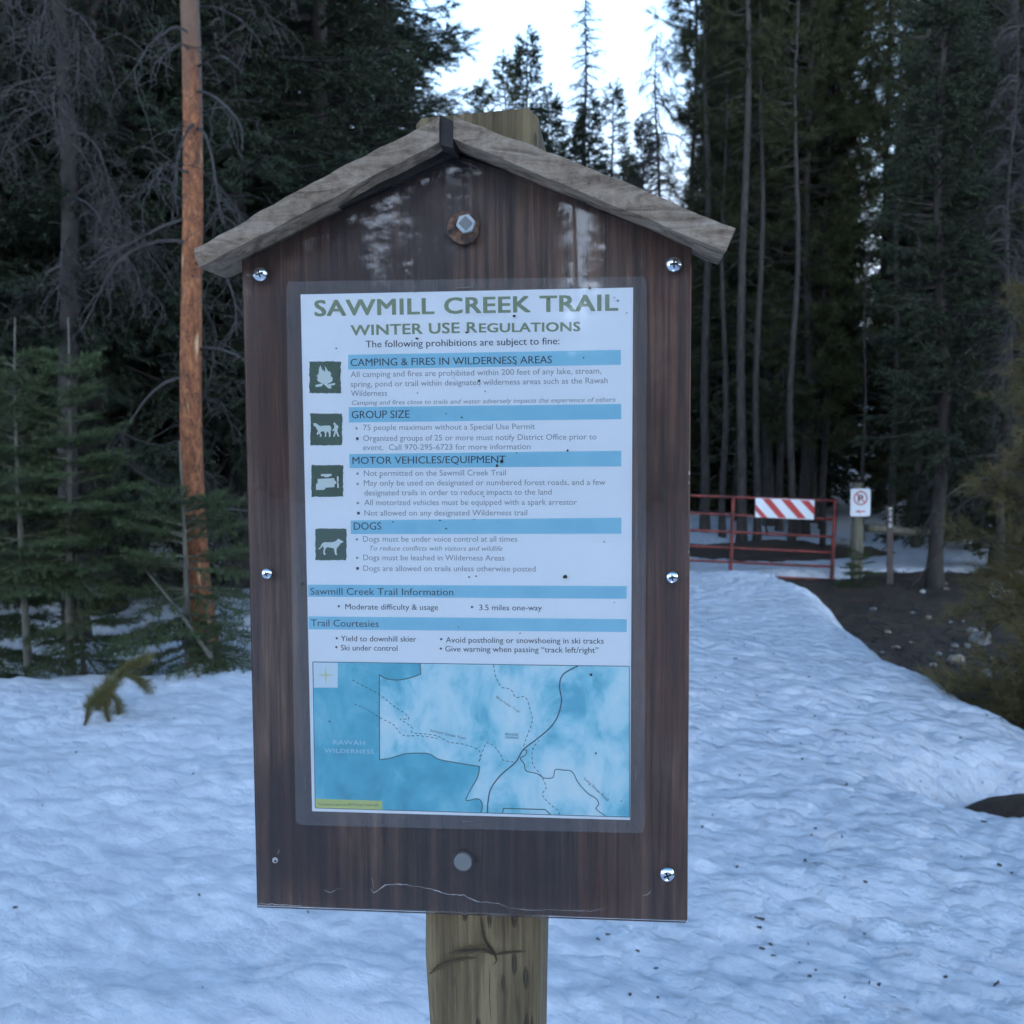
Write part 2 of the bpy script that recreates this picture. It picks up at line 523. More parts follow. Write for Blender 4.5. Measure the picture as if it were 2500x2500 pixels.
def sheet_mat(name, ior, haze, smear_scale, smear_lo, rough=0.02, smear_col=(0.75, 0.75, 0.75), smear_max=0.45):
    """clear plastic: see-through, mirror-like by Fresnel, a little milky, with smears"""
    mt, nt, p = mat(name)
    nt.nodes.remove(p)
    out = nt.nodes['Material Output']
    tr = nd(nt, 'BsdfTransparent'); gl = nd(nt, 'BsdfGlossy'); df = nd(nt, 'BsdfDiffuse')
    gl.inputs['Roughness'].default_value = rough
    df.inputs['Color'].default_value = (*smear_col, 1)
    fr = nd(nt, 'Fresnel'); fr.inputs['IOR'].default_value = ior
    s = ramp(nt, noise(nt, coords(nt, smear_scale), 1.0, 6, 0.7, 0.5), [(smear_lo, (0,) * 3), (smear_lo + 0.12, (1,) * 3)])
    hz = math_(nt, 'ADD', math_(nt, 'MULTIPLY', s, smear_max), haze)
    m1 = nd(nt, 'MixShader'); m2 = nd(nt, 'MixShader')
    nt.links.new(hz, m1.inputs[0]); nt.links.new(tr.outputs[0], m1.inputs[1]); nt.links.new(df.outputs[0], m1.inputs[2])
    nt.links.new(fr.outputs[0], m2.inputs[0]); nt.links.new(m1.outputs[0], m2.inputs[1]); nt.links.new(gl.outputs[0], m2.inputs[2])
    nt.links.new(m2.outputs[0], out.inputs['Surface'])
    return mt


M['acrylic'] = sheet_mat('clear_acrylic', 1.29, 0.002, (25, 25, 25), 0.72, 0.015, smear_max=0.10)
M['laminate'] = sheet_mat('laminating_film', 1.26, 0.045, (30, 30, 30), 0.68, 0.12, smear_max=0.15)
M['zinc'] = flat('zinc_plated_steel', (0.72, 0.76, 0.80), 0.22, 1.0)
M['dullzinc'] = flat('dull_zinc', (0.15, 0.145, 0.14), 0.6, 0.15)
M['oldzinc'] = flat('old_zinc', (0.36, 0.38, 0.38), 0.55, 0.45)
M['recess'] = flat('dark_screw_recess', (0.02, 0.022, 0.025), 0.5, 0.6)
_mt, _nt, _p = mat('rust_stain')
_nt.links.new(ramp(_nt, noise(_nt, coords(_nt), 160, 4), [(0.40, (0.035, 0.022, 0.018)), (0.65, (0.20, 0.10, 0.055))]), _p.inputs['Base Color'])
_p.inputs['Roughness'].default_value = 0.9
M['rust'] = _mt
M['washer'] = flat('grimy_washer', (0.10, 0.085, 0.08), 0.6, 0.5)

_mt, _nt, _p = mat('printed_paper')
_n = noise(_nt, coords(_nt), 25, 4)
_nt.links.new(ramp(_nt, _n, [(0.3, (0.87, 0.88, 0.90)), (0.7, (0.91, 0.91, 0.92))]), _p.inputs['Base Color'])
_p.inputs['Roughness'].default_value = 0.6
M['paper'] = _mt
M['ink_green'] = flat('faded_green_ink', (0.205, 0.26, 0.13))
M['ink_dark'] = flat('dark_ink', (0.02, 0.03, 0.045))
M['ink_navy'] = flat('navy_ink', (0.012, 0.035, 0.065))
M['ink_grey'] = flat('faded_grey_ink', (0.27, 0.275, 0.29))
M['ink_black'] = flat('black_ink', (0.02, 0.022, 0.03))
_mt, _nt, _p = mat('blue_bar_ink')
_nt.links.new(ramp(_nt, noise(_nt, coords(_nt), 30, 4), [(0.3, (0.20, 0.55, 0.70)), (0.7, (0.27, 0.62, 0.75))]), _p.inputs['Base Color'])
M['ink_blue'] = _mt
_mt, _nt, _p = mat('pictogram_green_ink')
_nt.links.new(ramp(_nt, noise(_nt, coords(_nt), 45, 3), [(0.35, (0.004, 0.045, 0.009)), (0.7, (0.012, 0.068, 0.018))]), _p.inputs['Base Color'])
M['picto'] = _mt
M['ink_white'] = flat('pictogram_white_ink', (0.68, 0.74, 0.68))


def map_ink(name, stops, sc, loc=(0, 0, 0)):
    mt, nt, p = mat(name)
    n1 = noise(nt, coords(nt, (sc * 1.4, sc, sc * 0.9), rot=(0, math.radians(-35), 0), loc=loc), 1.0, 8, 0.62, 0.35)
    nt.links.new(ramp(nt, n1, stops), p.inputs['Base Color'])
    p.inputs['Roughness'].default_value = 0.6
    return mt


M['map_base'] = map_ink('map_relief_ink', [(0.34, (0.10, 0.48, 0.62)), (0.43, (0.25, 0.65, 0.75)), (0.53, (0.50, 0.78, 0.84)), (0.64, (0.70, 0.86, 0.88))], 26)
M['map_wild'] = map_ink('map_wilderness_ink', [(0.35, (0.030, 0.34, 0.47)), (0.50, (0.060, 0.47, 0.60)), (0.68, (0.22, 0.62, 0.72))], 24, (5, 2, 1))
M['map_green'] = flat('map_boundary_ink', (0.035, 0.14, 0.13))
M['map_road'] = flat('map_road_ink', (0.02, 0.055, 0.10))
M['map_yellow'] = flat('map_note_yellow_ink', (0.58, 0.62, 0.16))
M['map_white'] = flat('map_pale_ink', (0.70, 0.80, 0.84))
M['map_white2'] = flat('map_name_ink', (0.42, 0.66, 0.74))
M['map_star'] = flat('map_compass_ink', (0.62, 0.68, 0.42))
M['speck'] = flat('dirt_speck', (0.05, 0.035, 0.025), 0.9)
M['scratch_glint'] = flat('white_scratch_glint', (0.40, 0.37, 0.35), 0.8)  # pale scratches, also the painted glint on the cover's lower edge

_mt, _nt, _p = mat('red_gate_paint')
_n = noise(_nt, coords(_nt), 7, 5)
_nt.links.new(ramp(_nt, _n, [(0.35, (0.10, 0.022, 0.018)), (0.65, (0.26, 0.045, 0.032))]), _p.inputs['Base Color'])
_p.inputs['Roughness'].default_value = 0.6
M['gate'] = _mt
M['sign_red'] = flat('reflective_red', (0.52, 0.05, 0.045), 0.4)
M['sign_white'] = flat('reflective_white', (0.80, 0.81, 0.82), 0.4)
M['sign_black'] = flat('sign_black', (0.025, 0.025, 0.03), 0.5)
M['marker'] = flat('brown_fibreglass', (0.075, 0.05, 0.042), 0.6)
M['marker_white'] = flat('marker_white_decal', (0.62, 0.62, 0.60), 0.6)
M['debris'] = flat('dry_needles_and_bark', (0.05, 0.038, 0.03), 0.95)

# ------------------------------------------------------------------ terrain
EDGE_Y = np.array([0.0, 3.0, 4.4, 5.7, 6.1, 7.3, 8.7, 10.6, 11.6, 12.6, 13.6, 15.0])
EDGE_X = np.array([3.4, 3.2, 3.05, 2.98, 2.92, 2.80, 2.95, 3.25, 3.05, 2.70, 1.6, 0.6])


def ground_z(x, y):
    x = np.asarray(x, float); y = np.asarray(y, float)
    g = -0.62 + 0.10 * fbm(x * 0.7, y * 0.7, 3, 4)
    g = g + 0.22 * np.exp(-(((x - 4.6) / 1.5) ** 2 + ((y - 19.0) / 1.3) ** 2))
    g = g + 0.16 * np.exp(-(((x - 6.6) / 1.8) ** 2 + ((y - 14.2) / 1.6) ** 2))
    hill = np.maximum(y - 30, 0) * 0.085 + np.maximum(y - 9.5, 0) * 0.085 * sst(-0.5, -3.5, x)
    g = g + hill * np.where(y > 0, 1, 0) + np.maximum(x - 8, 0) * 0.05
    g = g + 0.47 * np.exp(-(((x - 2.36) / 0.52) ** 2 + ((y - 4.80) / 0.36) ** 2))
    g = g + 0.05 * fbm(x * 4, y * 4, 9, 5)
    return g


def snow_base(x, y):
    """snow surface without its small lumps"""
    x = np.asarray(x, float); y = np.asarray(y, float)
    xe = np.interp(y, EDGE_Y, EDGE_X) + 0.16 * fbm(x * 0 + 1.7, y * 1.3, 21, 3) + 0.10 * fbm(x * 2.0, y * 5.0, 22, 3)
    s = 0.05 * fbm(x * 0.45, y * 0.45, 5, 3)
    # the bank falls off to the bare dirt on the right and towards the gate
    near = sst(xe - 0.45, xe + 0.75, x) * 1.15
    far = sst(11.6, 14.6, y) * 0.52
    side = np.where(y < 15.2, near, near * (1 - sst(15.2, 16.2, y)))
    right_far = sst(9.5, 12.5, x) * 0.5 * sst(15, 16, y) * (1 - sst(22, 27, y))
    s_r = s - np.maximum(side * np.where(x > 0.0, 1, 0), far) - right_far
    # left: a low crest at 6.5 m, a trough, then up into the trees
    crest = 6.55 + 0.25 * fbm(x * 0.8, y * 0 + 0.3, 31, 2)
    tl = sst(crest - 0.1, crest + 0.75, y) * (-0.22) * (1 - sst(-2.5, -1.95, x)) + 0.10 * sst(6.2, 8.2, y) * sst(-2.4, -1.8, x)
    s_l = s + tl + np.maximum(y - 7.6, 0) * 0.085 + 0.10 * np.exp(-(((x + 1.75) / 0.5) ** 2 + ((y - 8.5) / 0.9) ** 2))
    w = sst(-1.6, 0.2, x)
    s = s_l * (1 - w) + s_r * w
    s = s + np.maximum(y - 30, 0) * 0.085 * w + (0.09 + np.maximum(x - 8, 0) * 0.05) * sst(20, 26, y)
    # melted-out hollow at the right, thin cover under the far mound
    s = s - 0.62 * np.exp(-(((x - 2.34) / 0.38) ** 2 + ((y - 4.78) / 0.30) ** 2)) - 0.10 * np.exp(-(((x - 2.2) / 0.6) ** 2 + ((y - 4.9) / 0.8) ** 2))
    s = s - 0.24 * np.exp(-(((x - 4.6) / 1.35) ** 2 + ((y - 19.0) / 1.25) ** 2))
    s = s - 0.25 * np.exp(-(((x + 1.9) / 0.45) ** 2 + ((y - 8.15) / 0.35) ** 2))
    return s


def snow_z(x, y):
    s = snow_base(x, y)
    c, sn = math.cos(-0.62), math.sin(-0.62)
    xr, yr = c * x + sn * y, -sn * x + c * y
    wx = 0.25 * fbm(xr * 3, yr * 3, 41, 2); wy = 0.25 * fbm(xr * 3 + 9, yr * 3, 43, 2)
    cup = worley(xr * 5.5 + wx, yr * 10.5 + wy, 51)
    cup2 = worley(xr * 13 + wx, yr * 22 + wy, 61)
    rough = 0.42 + 0.68 * sst(-0.6, 1.4, x)
    fade = 1 / (1 + (np.hypot(x, y) / 14) ** 2)
    return s + fade * rough * (-0.044 * cup - 0.018 * cup2) + fade * 0.072 * fbm(x * 2.2, y * 2.6, 71, 5)


def polar_sheet(name, fn, nr, na_in, na_out, mtl, r0=0.35, r1=320.0, holes=None):
    rr = r0 * (r1 / r0) ** (np.arange(nr) / (nr - 1))
    a_in = np.linspace(-38, 38, na_in, endpoint=False); a_out = np.linspace(38, 322, na_out, endpoint=False)
    aa = np.radians(np.concatenate([a_in, a_out])); na = len(aa)
    X = rr[:, None] * np.sin(aa)[None]; Y = rr[:, None] * np.cos(aa)[None]
    Z = fn(X, Y)
    V = np.stack([X, Y, Z], -1).reshape(-1, 3)
    V = np.vstack([V, [[0, 0, float(fn(np.zeros(1), np.zeros(1))[0])]]])
    i = np.arange(nr - 1)[:, None] * na; j = np.arange(na)[None]; j2 = (j + 1) % na
    F = np.stack([i + j, i + na + j, i + na + j2, i + j2], -1).reshape(-1, 4)
    me = mesh_tris(name, V, F, None, [mtl], True)
    return put(bpy.data.objects.new(name, me))


tag(polar_sheet('ground', ground_z, 460, 300, 90, M['dirt']), kind='structure')
tag(polar_sheet('snow', snow_z, 820, 430, 100, M['snow']), kind='structure')


def top_z(x, y):
    a = np.array([x], float); b = np.array([y], float)
    return float(np.maximum(ground_z(a, b), snow_base(a, b))[0])


def at(u, d):
    """x of a photo column at the distance d"""
    return (u - 1250.0) / FPX * d


def zat(v, d):
    """height of a photo row at the distance d"""
    a = math.atan((1250.0 - v) / FPX) + PITCH
    return CAM_H + math.tan(a) * d

# ------------------------------------------------------------------ the trail sign
SIGN_C = np.array([0.0954, -0.6968, 0.0808])           # camera seen from the middle of the notice
cy, sy = math.cos(YAW), math.sin(YAW)
Rz = np.array([[cy, sy, 0], [-sy, cy, 0], [0, 0, 1.0]])  # sign axes -> world
sign_mid = CAM + Rz @ (-SIGN_C)
base_z = top_z(float(sign_mid[0]), float(sign_mid[1])) - 0.12
Z0 = float(sign_mid[2] - base_z)                         # height of the notice's middle above the sign's base
sign = empty('trail_sign', (float(sign_mid[0]), float(sign_mid[1]), base_z), -YAW)
tag(sign, 'brown gabled trailhead notice board with laminated regulations sheet on a square wooden post', 'trail sign')


def S(u, v, yp=0.0):
    """a point of the sign's own plane at depth yp: measured x and z on it"""
    d = RT * ((u - 1250) / FPX) + f_ + UP * ((1250 - v) / FPX)
    dl = Rz.T @ d
    t = (yp - SIGN_C[1]) / dl[1]
    q = SIGN_C + t * dl
    return float(q[0]), float(q[2] + Z0)


bx0, bx1 = -0.1471, 0.1453
bz0 = Z0 - 0.2415
apx = S(1108, 372)
poly = [(bx0, bz0), (bx1, bz0), (bx1, Z0 + 0.2070), apx, (bx0, Z0 + 0.2040)]
b = MB(); b.prism(poly, 0.0, 0.019); b.build('backing_board', M['board'], sign, bevel=0.0012)
# acrylic cover over the whole board
ins = 0.0015
b = MB(); b.prism([(bx0 + ins, bz0 + ins), (bx1 - ins, bz0 + ins), (bx1 - ins, Z0 + 0.2040), (apx[0], apx[1] - 0.005), (bx0 + ins, Z0 + 0.2010)], -0.0052, -0.0028)
b.build('cover_sheet', M['acrylic'], sign)

# post behind the board, with its top above the roof
px0 = S(1040, 2350, 0.02)[0]; px1 = S(1319, 2350, 0.02)[0]
ptop = S(1220, 281, 0.02)[1]
pb = bmesh.new()
nseg = 46
cw = 0.005
prof = [(px0 + cw, 0.0205), (px1 - cw, 0.0205), (px1, 0.0205 + cw), (px1, 0.103), (px1 - cw, 0.108), (px0 + cw, 0.108), (px0, 0.103), (px0, 0.0205 + cw)]
rings = []
for i in range(nseg):
    t = i / (nseg - 1); z = -0.5 + (ptop + 0.5) * t
    rings.append([pb.verts.new((p[0] + 0.0012 * math.sin(z * 23 + k) + (0.0022 * math.exp(-((z - (Z0 - 0.335)) / 0.02) ** 2) if k in (0, 7, 6) else 0),
                                p[1] + 0.0006 * math.sin(z * 31 + 2 * k), z + (0.004 * math.sin(k * 1.7) if i == nseg - 1 else 0))) for k, p in enumerate(prof)])
for i in range(nseg - 1):
    for k in range(8):
        pb.faces.new((rings[i][k], rings[i][(k + 1) % 8], rings[i + 1][(k + 1) % 8], rings[i + 1][k]))
pb.faces.new(rings[-1]); pb.faces.new(rings[0][::-1])
bmesh.ops.recalc_face_normals(pb, faces=pb.faces)
me = bpy.data.meshes.new('post'); pb.to_mesh(me); pb.free(); me.materials.append(M['post'])
post = put(bpy.data.objects.new('post', me), sign)


def ribbon(mb, pts, w, y, mi=0, taper=False, ragged=0.0):
    """flat strip of width w along xz points, at depth y"""
    p = np.asarray(pts, float)
    t = np.gradient(p, axis=0); t /= np.linalg.norm(t, axis=1)[:, None] + 1e-12
    n = np.stack([-t[:, 1], t[:, 0]], 1)
    k = len(p)
    ww = np.full(k, w / 2.0)
    if taper: ww = ww * np.clip(np.sin(np.linspace(0.12, math.pi - 0.12, k)) * 1.2, 0, 1)
    if ragged: ww = ww * (1 - ragged * rng.random(k))
    a = p + n * ww[:, None]; c = p - n * ww[:, None]
    v = [(q[0], y, q[1]) for q in a] + [(q[0], y, q[1]) for q in c]
    mb.add(v, [(i, i + 1, i + 1 + k, i + k) for i in range(k - 1)], mi)


def smooth_path(pts, n=6):
    p = np.asarray(pts, float)
    q = np.vstack([2 * p[0] - p[1], p, 2 * p[-1] - p[-2]])
    out = []
    for i in range(1, len(q) - 2):
        for t in np.linspace(0, 1, n, endpoint=False):
            a, b_, c, d = q[i - 1], q[i], q[i + 1], q[i + 2]
            out.append(0.5 * ((2 * b_) + (c - a) * t + (2 * a - 5 * b_ + 4 * c - d) * t * t + (-a + 3 * b_ - 3 * c + d) * t ** 3))
    out.append(p[-1])
    return np.array(out)


# drying cracks round the knot low on the post
mb = MB()
yc = 0.0192
for pts, w in (([(1175, 2232), (1182, 2290), (1205, 2325), (1212, 2345), (1200, 2358)], 0.0014),
               ([(1050, 2370), (1085, 2350), (1130, 2340), (1160, 2335)], 0.0012),
               ([(1110, 2322), (1140, 2320), (1180, 2318), (1205, 2330)], 0.0030),
               ([(1205, 2330), (1240, 2325), (1275, 2322)], 0.0012),
               ([(1196, 2360), (1195, 2420), (1199, 2500)], 0.0007)):
    ribbon(mb, smooth_path([S(u, v, yc) for u, v in pts], 9), w * .8, yc, taper=True, ragged=.55)
mb.build('drying_crack', M['crack'], post)
mb = MB()
for pts, w in (([(1048, 2378), (1080, 2356), (1120, 2342), (1165, 2338)], 0.0048), ([(1095, 2328), (1140, 2319), (1185, 2317), (1212, 2334)], 0.0075), ([(1172, 2236), (1182, 2290), (1206, 2326), (1213, 2348)], 0.0028), ([(1200, 2332), (1240, 2325), (1285, 2322)], 0.0032)):
    ribbon(mb, smooth_path([S(u, v, yc + .0003) for u, v in pts], 14), w, yc + .0003, taper=True, ragged=.45)
mb.build('crack_hollow_shade', M['split'], post)  # wider brown bands painting the shadowed hollow behind the cracks

# roof planks with their dark under-boards and a dark filler painting the shaded ridge gap
FR = -0.032


def rough_prism(name, poly, y0, y1, mtl, amp=0.0006, seed=0, parent=sign):
    """plank with hand-split, slightly wavy edges: poly = 4 corners (bottom-left, bottom-right, top-right, top-left)"""
    n = 40
    a, b_, c, d = [np.array(p) for p in poly]
    rs = np.random.default_rng(seed)
    t = np.linspace(0, 1, n)[:, None]
    def wob(s):
        x = np.linspace(0, 9, n) + s * 13.7
        return (fbm(x, x * 0 + s, 80 + s, 4) * amp * 2)[:, None]
    lo = a + (b_ - a) * t; hi = d + (c - d) * t
    nrm = np.array([-(b_ - a)[1], (b_ - a)[0]]); nrm /= np.linalg.norm(nrm)
    lo2 = lo + nrm * wob(1) ; hi2 = hi + nrm * wob(2) * 1.6
    ny = 5
    V = []; 
    rows = [(lo2, y0), (hi2, y0), (hi2 + nrm * wob(4), (y0 + y1) / 2), (hi2 + nrm * wob(3), y1), (lo2, y1)]
    # front face subdivided so its surface undulates
    front = [lo2 + (hi2 - lo2) * s for s in np.linspace(0, 1, ny)]
    for k, r in enumerate(front):
        yy = y0 + (0.0012 * fbm(np.linspace(0, 14, n) + seed, np.full(n, k * 0.8), 90 + seed, 3))
        if 0 < k: yy = yy + 0.0010 * (k == ny - 1) + 0.0
        V.append(np.stack([r[:, 0], yy, r[:, 1]], 1))
    V.append(np.stack([rows[2][0][:, 0], np.full(n, rows[2][1]), rows[2][0][:, 1]], 1))
    V.append(np.stack([rows[3][0][:, 0], np.full(n, y1), rows[3][0][:, 1]], 1))
    V.append(np.stack([lo2[:, 0], np.full(n, y1), lo2[:, 1]], 1))
    R = len(V); F = []
    for k in range(R):
        k2 = (k + 1) % R
        for i in range(n - 1):
            F.append((k * n + i, k * n + i + 1, k2 * n + i + 1, k2 * n + i))
    F.append(tuple(k * n for k in range(R))); F.append(tuple(k * n + n - 1 for k in range(R - 1, -1, -1)))
    m_ = MB(); m_.add(np.concatenate(V), F)
    return m_.build(name, mtl, parent, bevel=0.0)


rough_prism('roof_plank', [S(484, 652, FR), S(1072, 346, FR), S(1072, 283, FR), S(472, 606, FR)], FR, 0.019, M['plank'], seed=1)
rough_prism('roof_plank', [S(1107, 337, FR), S(1772, 614, FR), S(1797, 556, FR), S(1107, 280, FR)], FR, 0.019, M['plank'], seed=2)
# under-boards (the right one shows as an even dark band, the left one tapers away)
FB = -0.012
b = MB()
b.prism([S(1108, 338, FB), S(1772, 614, FB), S(1768, 626, FB), S(1690, 592, FB), S(1108, 352, FB)], FB, 0.0185); b.build('roof_underboard', M['darkwood_and_shade'], sign)
b = MB()
b.prism([S(600, 598, FB), S(1071, 350, FB), S(1106, 362, FB), S(1098, 378, FB), S(900, 470, FB), S(620, 596, FB)][::1], FB, 0.0185); b.build('roof_underboard', M['darkwood_and_shade'], sign)
b = MB()
b.prism([S(1072.5, 352, FR + 0.002), S(1106.5, 362, FR + 0.002), S(1106.5, 296, FR + 0.002), S(1072.5, 279, FR + 0.002)], FR + 0.002, 0.0182); b.build('ridge_gap_shade', M['darkwood_and_shade'], sign)  # dark filler standing in for the shadow between the plank ends


# screws, bolts
def disc(mb, cx, cz, r, y0, y1, n=24, mi=0, rx=None):
    mb.prism([(cx + r * math.cos(a), cz + (rx or r) * math.sin(a)) for a in np.arange(n) * 2 * math.pi / n], y0, y1, mi)


def dome(mb, cx, cz, r, y, h, mi=0, n=24, k=5):
    V = []; F = []
    for j in range(k):
        a = j / k * math.pi / 2
        for i in range(n):
            V.append((cx + r * math.cos(a) * math.cos(2 * math.pi * i / n), y - h * math.sin(a), cz + r * math.cos(a) * math.sin(2 * math.pi * i / n)))
    V.append((cx, y - h, cz))
    for j in range(k - 1):
        for i in range(n):
            F.append((j * n + i, j * n + (i + 1) % n, (j + 1) * n + (i + 1) % n, (j + 1) * n + i))
    for i in range(n): F.append(((k - 1) * n + i, (k - 1) * n + (i + 1) % n, k * n))
    mb.add(V, F, mi)


for (u, v, r, ang) in ((635, 669, .0049, .3), (1645, 645, .0050, .05), (651, 1401, .0036, .5), (1641, 1410, .0039, .2), (1629, 2136, .0050, .4)):
    cx, cz = S(u, v, -0.006)
    mb = MB(); dome(mb, cx, cz, r, -0.0054, r * 0.55)
    scr = mb.build('screw', M['zinc'], sign, smooth=True)
    mb = MB()
    hw, L = r * 0.11, r * 0.52
    ca, sa = math.cos(ang), math.sin(ang)
    for (ax, az) in ((ca, sa), (-sa, ca)):
        q = [(cx + ax * L - az * hw, cz + az * L + ax * hw), (cx + ax * L + az * hw, cz + az * L - ax * hw),
             (cx - ax * L + az * hw, cz - az * L - ax * hw), (cx - ax * L - az * hw, cz - az * L + ax * hw)]
        yy = -0.0054 - r * 0.562 - (0.00003 if ax == ca else 0)
        mb.prism(q, yy, -0.0054 - r * 0.2)
    mb.build('cross_recess', M['recess'], scr)

for (u, v, top) in ((1140, 550, True), (1131, 2102, False)):
    cx, cz = S(u, v, -0.004)
    mb = MB()
    if top:
        disc(mb, *S(1132, 556, -0.0055), .0104, -0.0058, -0.0030, 28)
        ws = mb.build('washer', M['rust'], sign)
        mb = MB(); hexp = [(cx + .0064 * math.cos(a + .2), cz + .0064 * math.sin(a + .2)) for a in np.arange(6) * math.pi / 3]
        mb.prism(hexp, -0.0105, -0.0054); ob = mb.build('bolt_head', M['oldzinc'], sign, bevel=0.0008)
        mb = MB(); disc(mb, cx, cz, .0046, -0.0112, -0.0100, 4); mb.build('head_mark', M['dullzinc'], ob)
    else:
        disc(mb, cx - .0003, cz - .0007, .0072, -0.0026, 0.0, 26); mb.build('washer', M['washer'], sign)
        mb = MB(); disc(mb, cx, cz, .0060, -0.0066, -0.0025, 22); mb.build('bolt_head', M['dullzinc'], sign, bevel=0.0006)

# empty screw hole with chipped plastic
cx, cz = S(671, 2101, -0.006)
mb = MB(); disc(mb, cx, cz, .0019, -0.0058, -0.0050, 14, 0); disc(mb, cx + .0003, cz - .0004, .0008, -0.0061, -0.0050, 10, 1)
mb.build('screw_hole', [M['scratch_glint'], M['recess']], sign)
# scratches and chips in the cover, plus a painted glint at bottom left
ys = -0.0056
for pts, w in (([(790, 2172), (805, 2178), (830, 2168)], .0006), ([(905, 2170), (915, 2178), (945, 2160), (985, 2160), (1008, 2163)], .0013),
               ([(1008, 2163), (1050, 2170), (1085, 2181), (1130, 2186), (1165, 2200), (1215, 2206), (1240, 2216)], .0010),
               ([(1240, 2216), (1290, 2221), (1380, 2222), (1440, 2224), (1485, 2216)], .0005), ([(912, 2170), (910, 2150), (905, 2140)], .0004),
               ([(1568, 2186), (1582, 2182), (1590, 2174)], .0008), ([(632, 2205), (680, 2208), (740, 2211)], .0012),
               ([(678, 2085), (681, 2072)], .0006), ([(1682, 1150), (1683, 1160)], .0014), ([(1682, 1176), (1683, 1181)], .0010), ([(1680, 1345), (1681, 1350)], .0009)):
    p = smooth_path([S(u, v, ys) for u, v in pts])
    p = p + rng.normal(0, .00022, p.shape)
    mb = MB(); ribbon(mb, p, w * .62, ys, taper=len(pts) > 2, ragged=.75)
    mb.build('cover_scratch_glint', M['scratch_glint'], sign)

# ------------------------------------------------------------------ the laminated notice
YL, YP = -0.0005, -0.0011      # laminate back, paper face
lam = [S(707, 688, YL), S(1570, 676, YL), S(1579, 690, YL), S(1574, 2018, YL), S(1566, 2032, YL), S(738, 2012, YL), S(724, 2005, YL), S(700, 702, YL)][::-1]
paper_poly = [S(733.8, 719, YP), S(762, 1980.5, YP), S(1538.5, 2002, YP), S(1545.7, 702, YP)]
mb = MB(); mb.prism(paper_poly, YP, -0.0008)
notice = mb.build('notice', M['paper'], sign)
notice['label'] = 'laminated white and blue regulations sheet with pictograms and a trail map'
mb = MB(); mb.prism(lam, -0.0022, -0.0019); mb.build('laminate_film', M['laminate'], sign)


class Ink:
    """flat printed shapes collected into one mesh, a hair above the paper"""
    def __init__(self, y): self.mb = MB(); self.y = y

    def poly(self, pts, mi=0, y=None):
        y = self.y if y is None else y
        self.mb.add([(p[0], y, p[1]) for p in pts], [tuple(range(len(pts)))], mi)

    def dot(self, p, r, mi=0):
        self.poly([(p[0] + r * math.cos(a), p[1] + r * math.sin(a)) for a in np.arange(12) * math.pi / 6], mi)

    def text(self, s, p0, p1, cap=None, mi=0, bold=0.0, shear=0.0, spacing=1.0):
        """s set from p0 to p1 (baseline ends, sign xz); cap = capital height, else natural"""
        cu = bpy.data.curves.new('lettering', 'FONT')
        cu.body = s; cu.size = 1.0; cu.shear = shear; cu.space_character = spacing
        cu.resolution_u = 3
        ob = bpy.data.objects.new('lettering', cu); COL.objects.link(ob)
        dg = bpy.context.evaluated_depsgraph_get()
        me = bpy.data.meshes.new_from_object(ob.evaluated_get(dg))
        n = len(me.vertices)
        co = np.empty(n * 3); me.vertices.foreach_get('co', co); co = co.reshape(-1, 3)
        fs = [tuple(pl.vertices) for pl in me.polygons]
        bpy.data.objects.remove(ob); bpy.data.curves.remove(cu); bpy.data.meshes.remove(me)
        x0, x1 = co[:, 0].min(), co[:, 0].max()
        d = np.array([p1[0] - p0[0], p1[1] - p0[1]]) ; L = np.linalg.norm(d); ex = d / L; ez = np.array([-ex[1], ex[0]])
        sx = L / (x1 - x0)
        sz = sx if cap is None else cap / 0.729
        q = np.array(p0)[None] + (co[:, :1] - x0) * sx * ex[None] + co[:, 1:2] * sz * ez[None]
        st = [(0, 0)] if bold <= 0 else ([(-1, 0), (1, 0)] if bold < .015 else [(-1, -.5), (1, -.5), (-1, .5), (1, .5), (0, 0)])
        for k, (i, j) in enumerate(st):          # heavier strokes: the same letters struck again a hair aside
            w = q + bold * (cap or sz) * (i * ex + j * ez)[None]
            self.mb.add(np.stack([w[:, 0], np.full(n, self.y - k * .000012), w[:, 1]], 1), fs, mi)

    def build(self, name, mats, parent):
        me = bpy.data.meshes.new(name)
        me.from_pydata(np.concatenate(self.mb.v).tolist(), [], self.mb.f)
        for mt in (mats if isinstance(mats, (list, tuple)) else [mats]): me.materials.append(mt)
        me.polygons.foreach_set('material_index', self.mb.m)
        # every printed face looks towards the reader (-y)
        bm = bmesh.new(); bm.from_mesh(me)
        for f in bm.faces:
            f.normal_update()
            if f.normal.y > 0: f.normal_flip()
        bm.to_mesh(me); bm.free()
        return put(bpy.data.objects.new(name, me), parent)


Y1, Y2, Y3 = YP - 0.00012, YP - 0.00024, YP - 0.00036


def C1(x, y): return S(680 + x * .47619, 670 + y * .47619, YP)
def C2(x, y): return S(680 + x * .47619, 960 + y * .47619, YP)
def C3(x, y): return S(680 + x * .47619, 1400 + y * .47619, YP)
def C4(x, y): return S(700 + x * .46584, 1590 + y * .46604, YP)
def C8(x, y): return S(740 + x * .27944, 860 + y * .27950, YP)


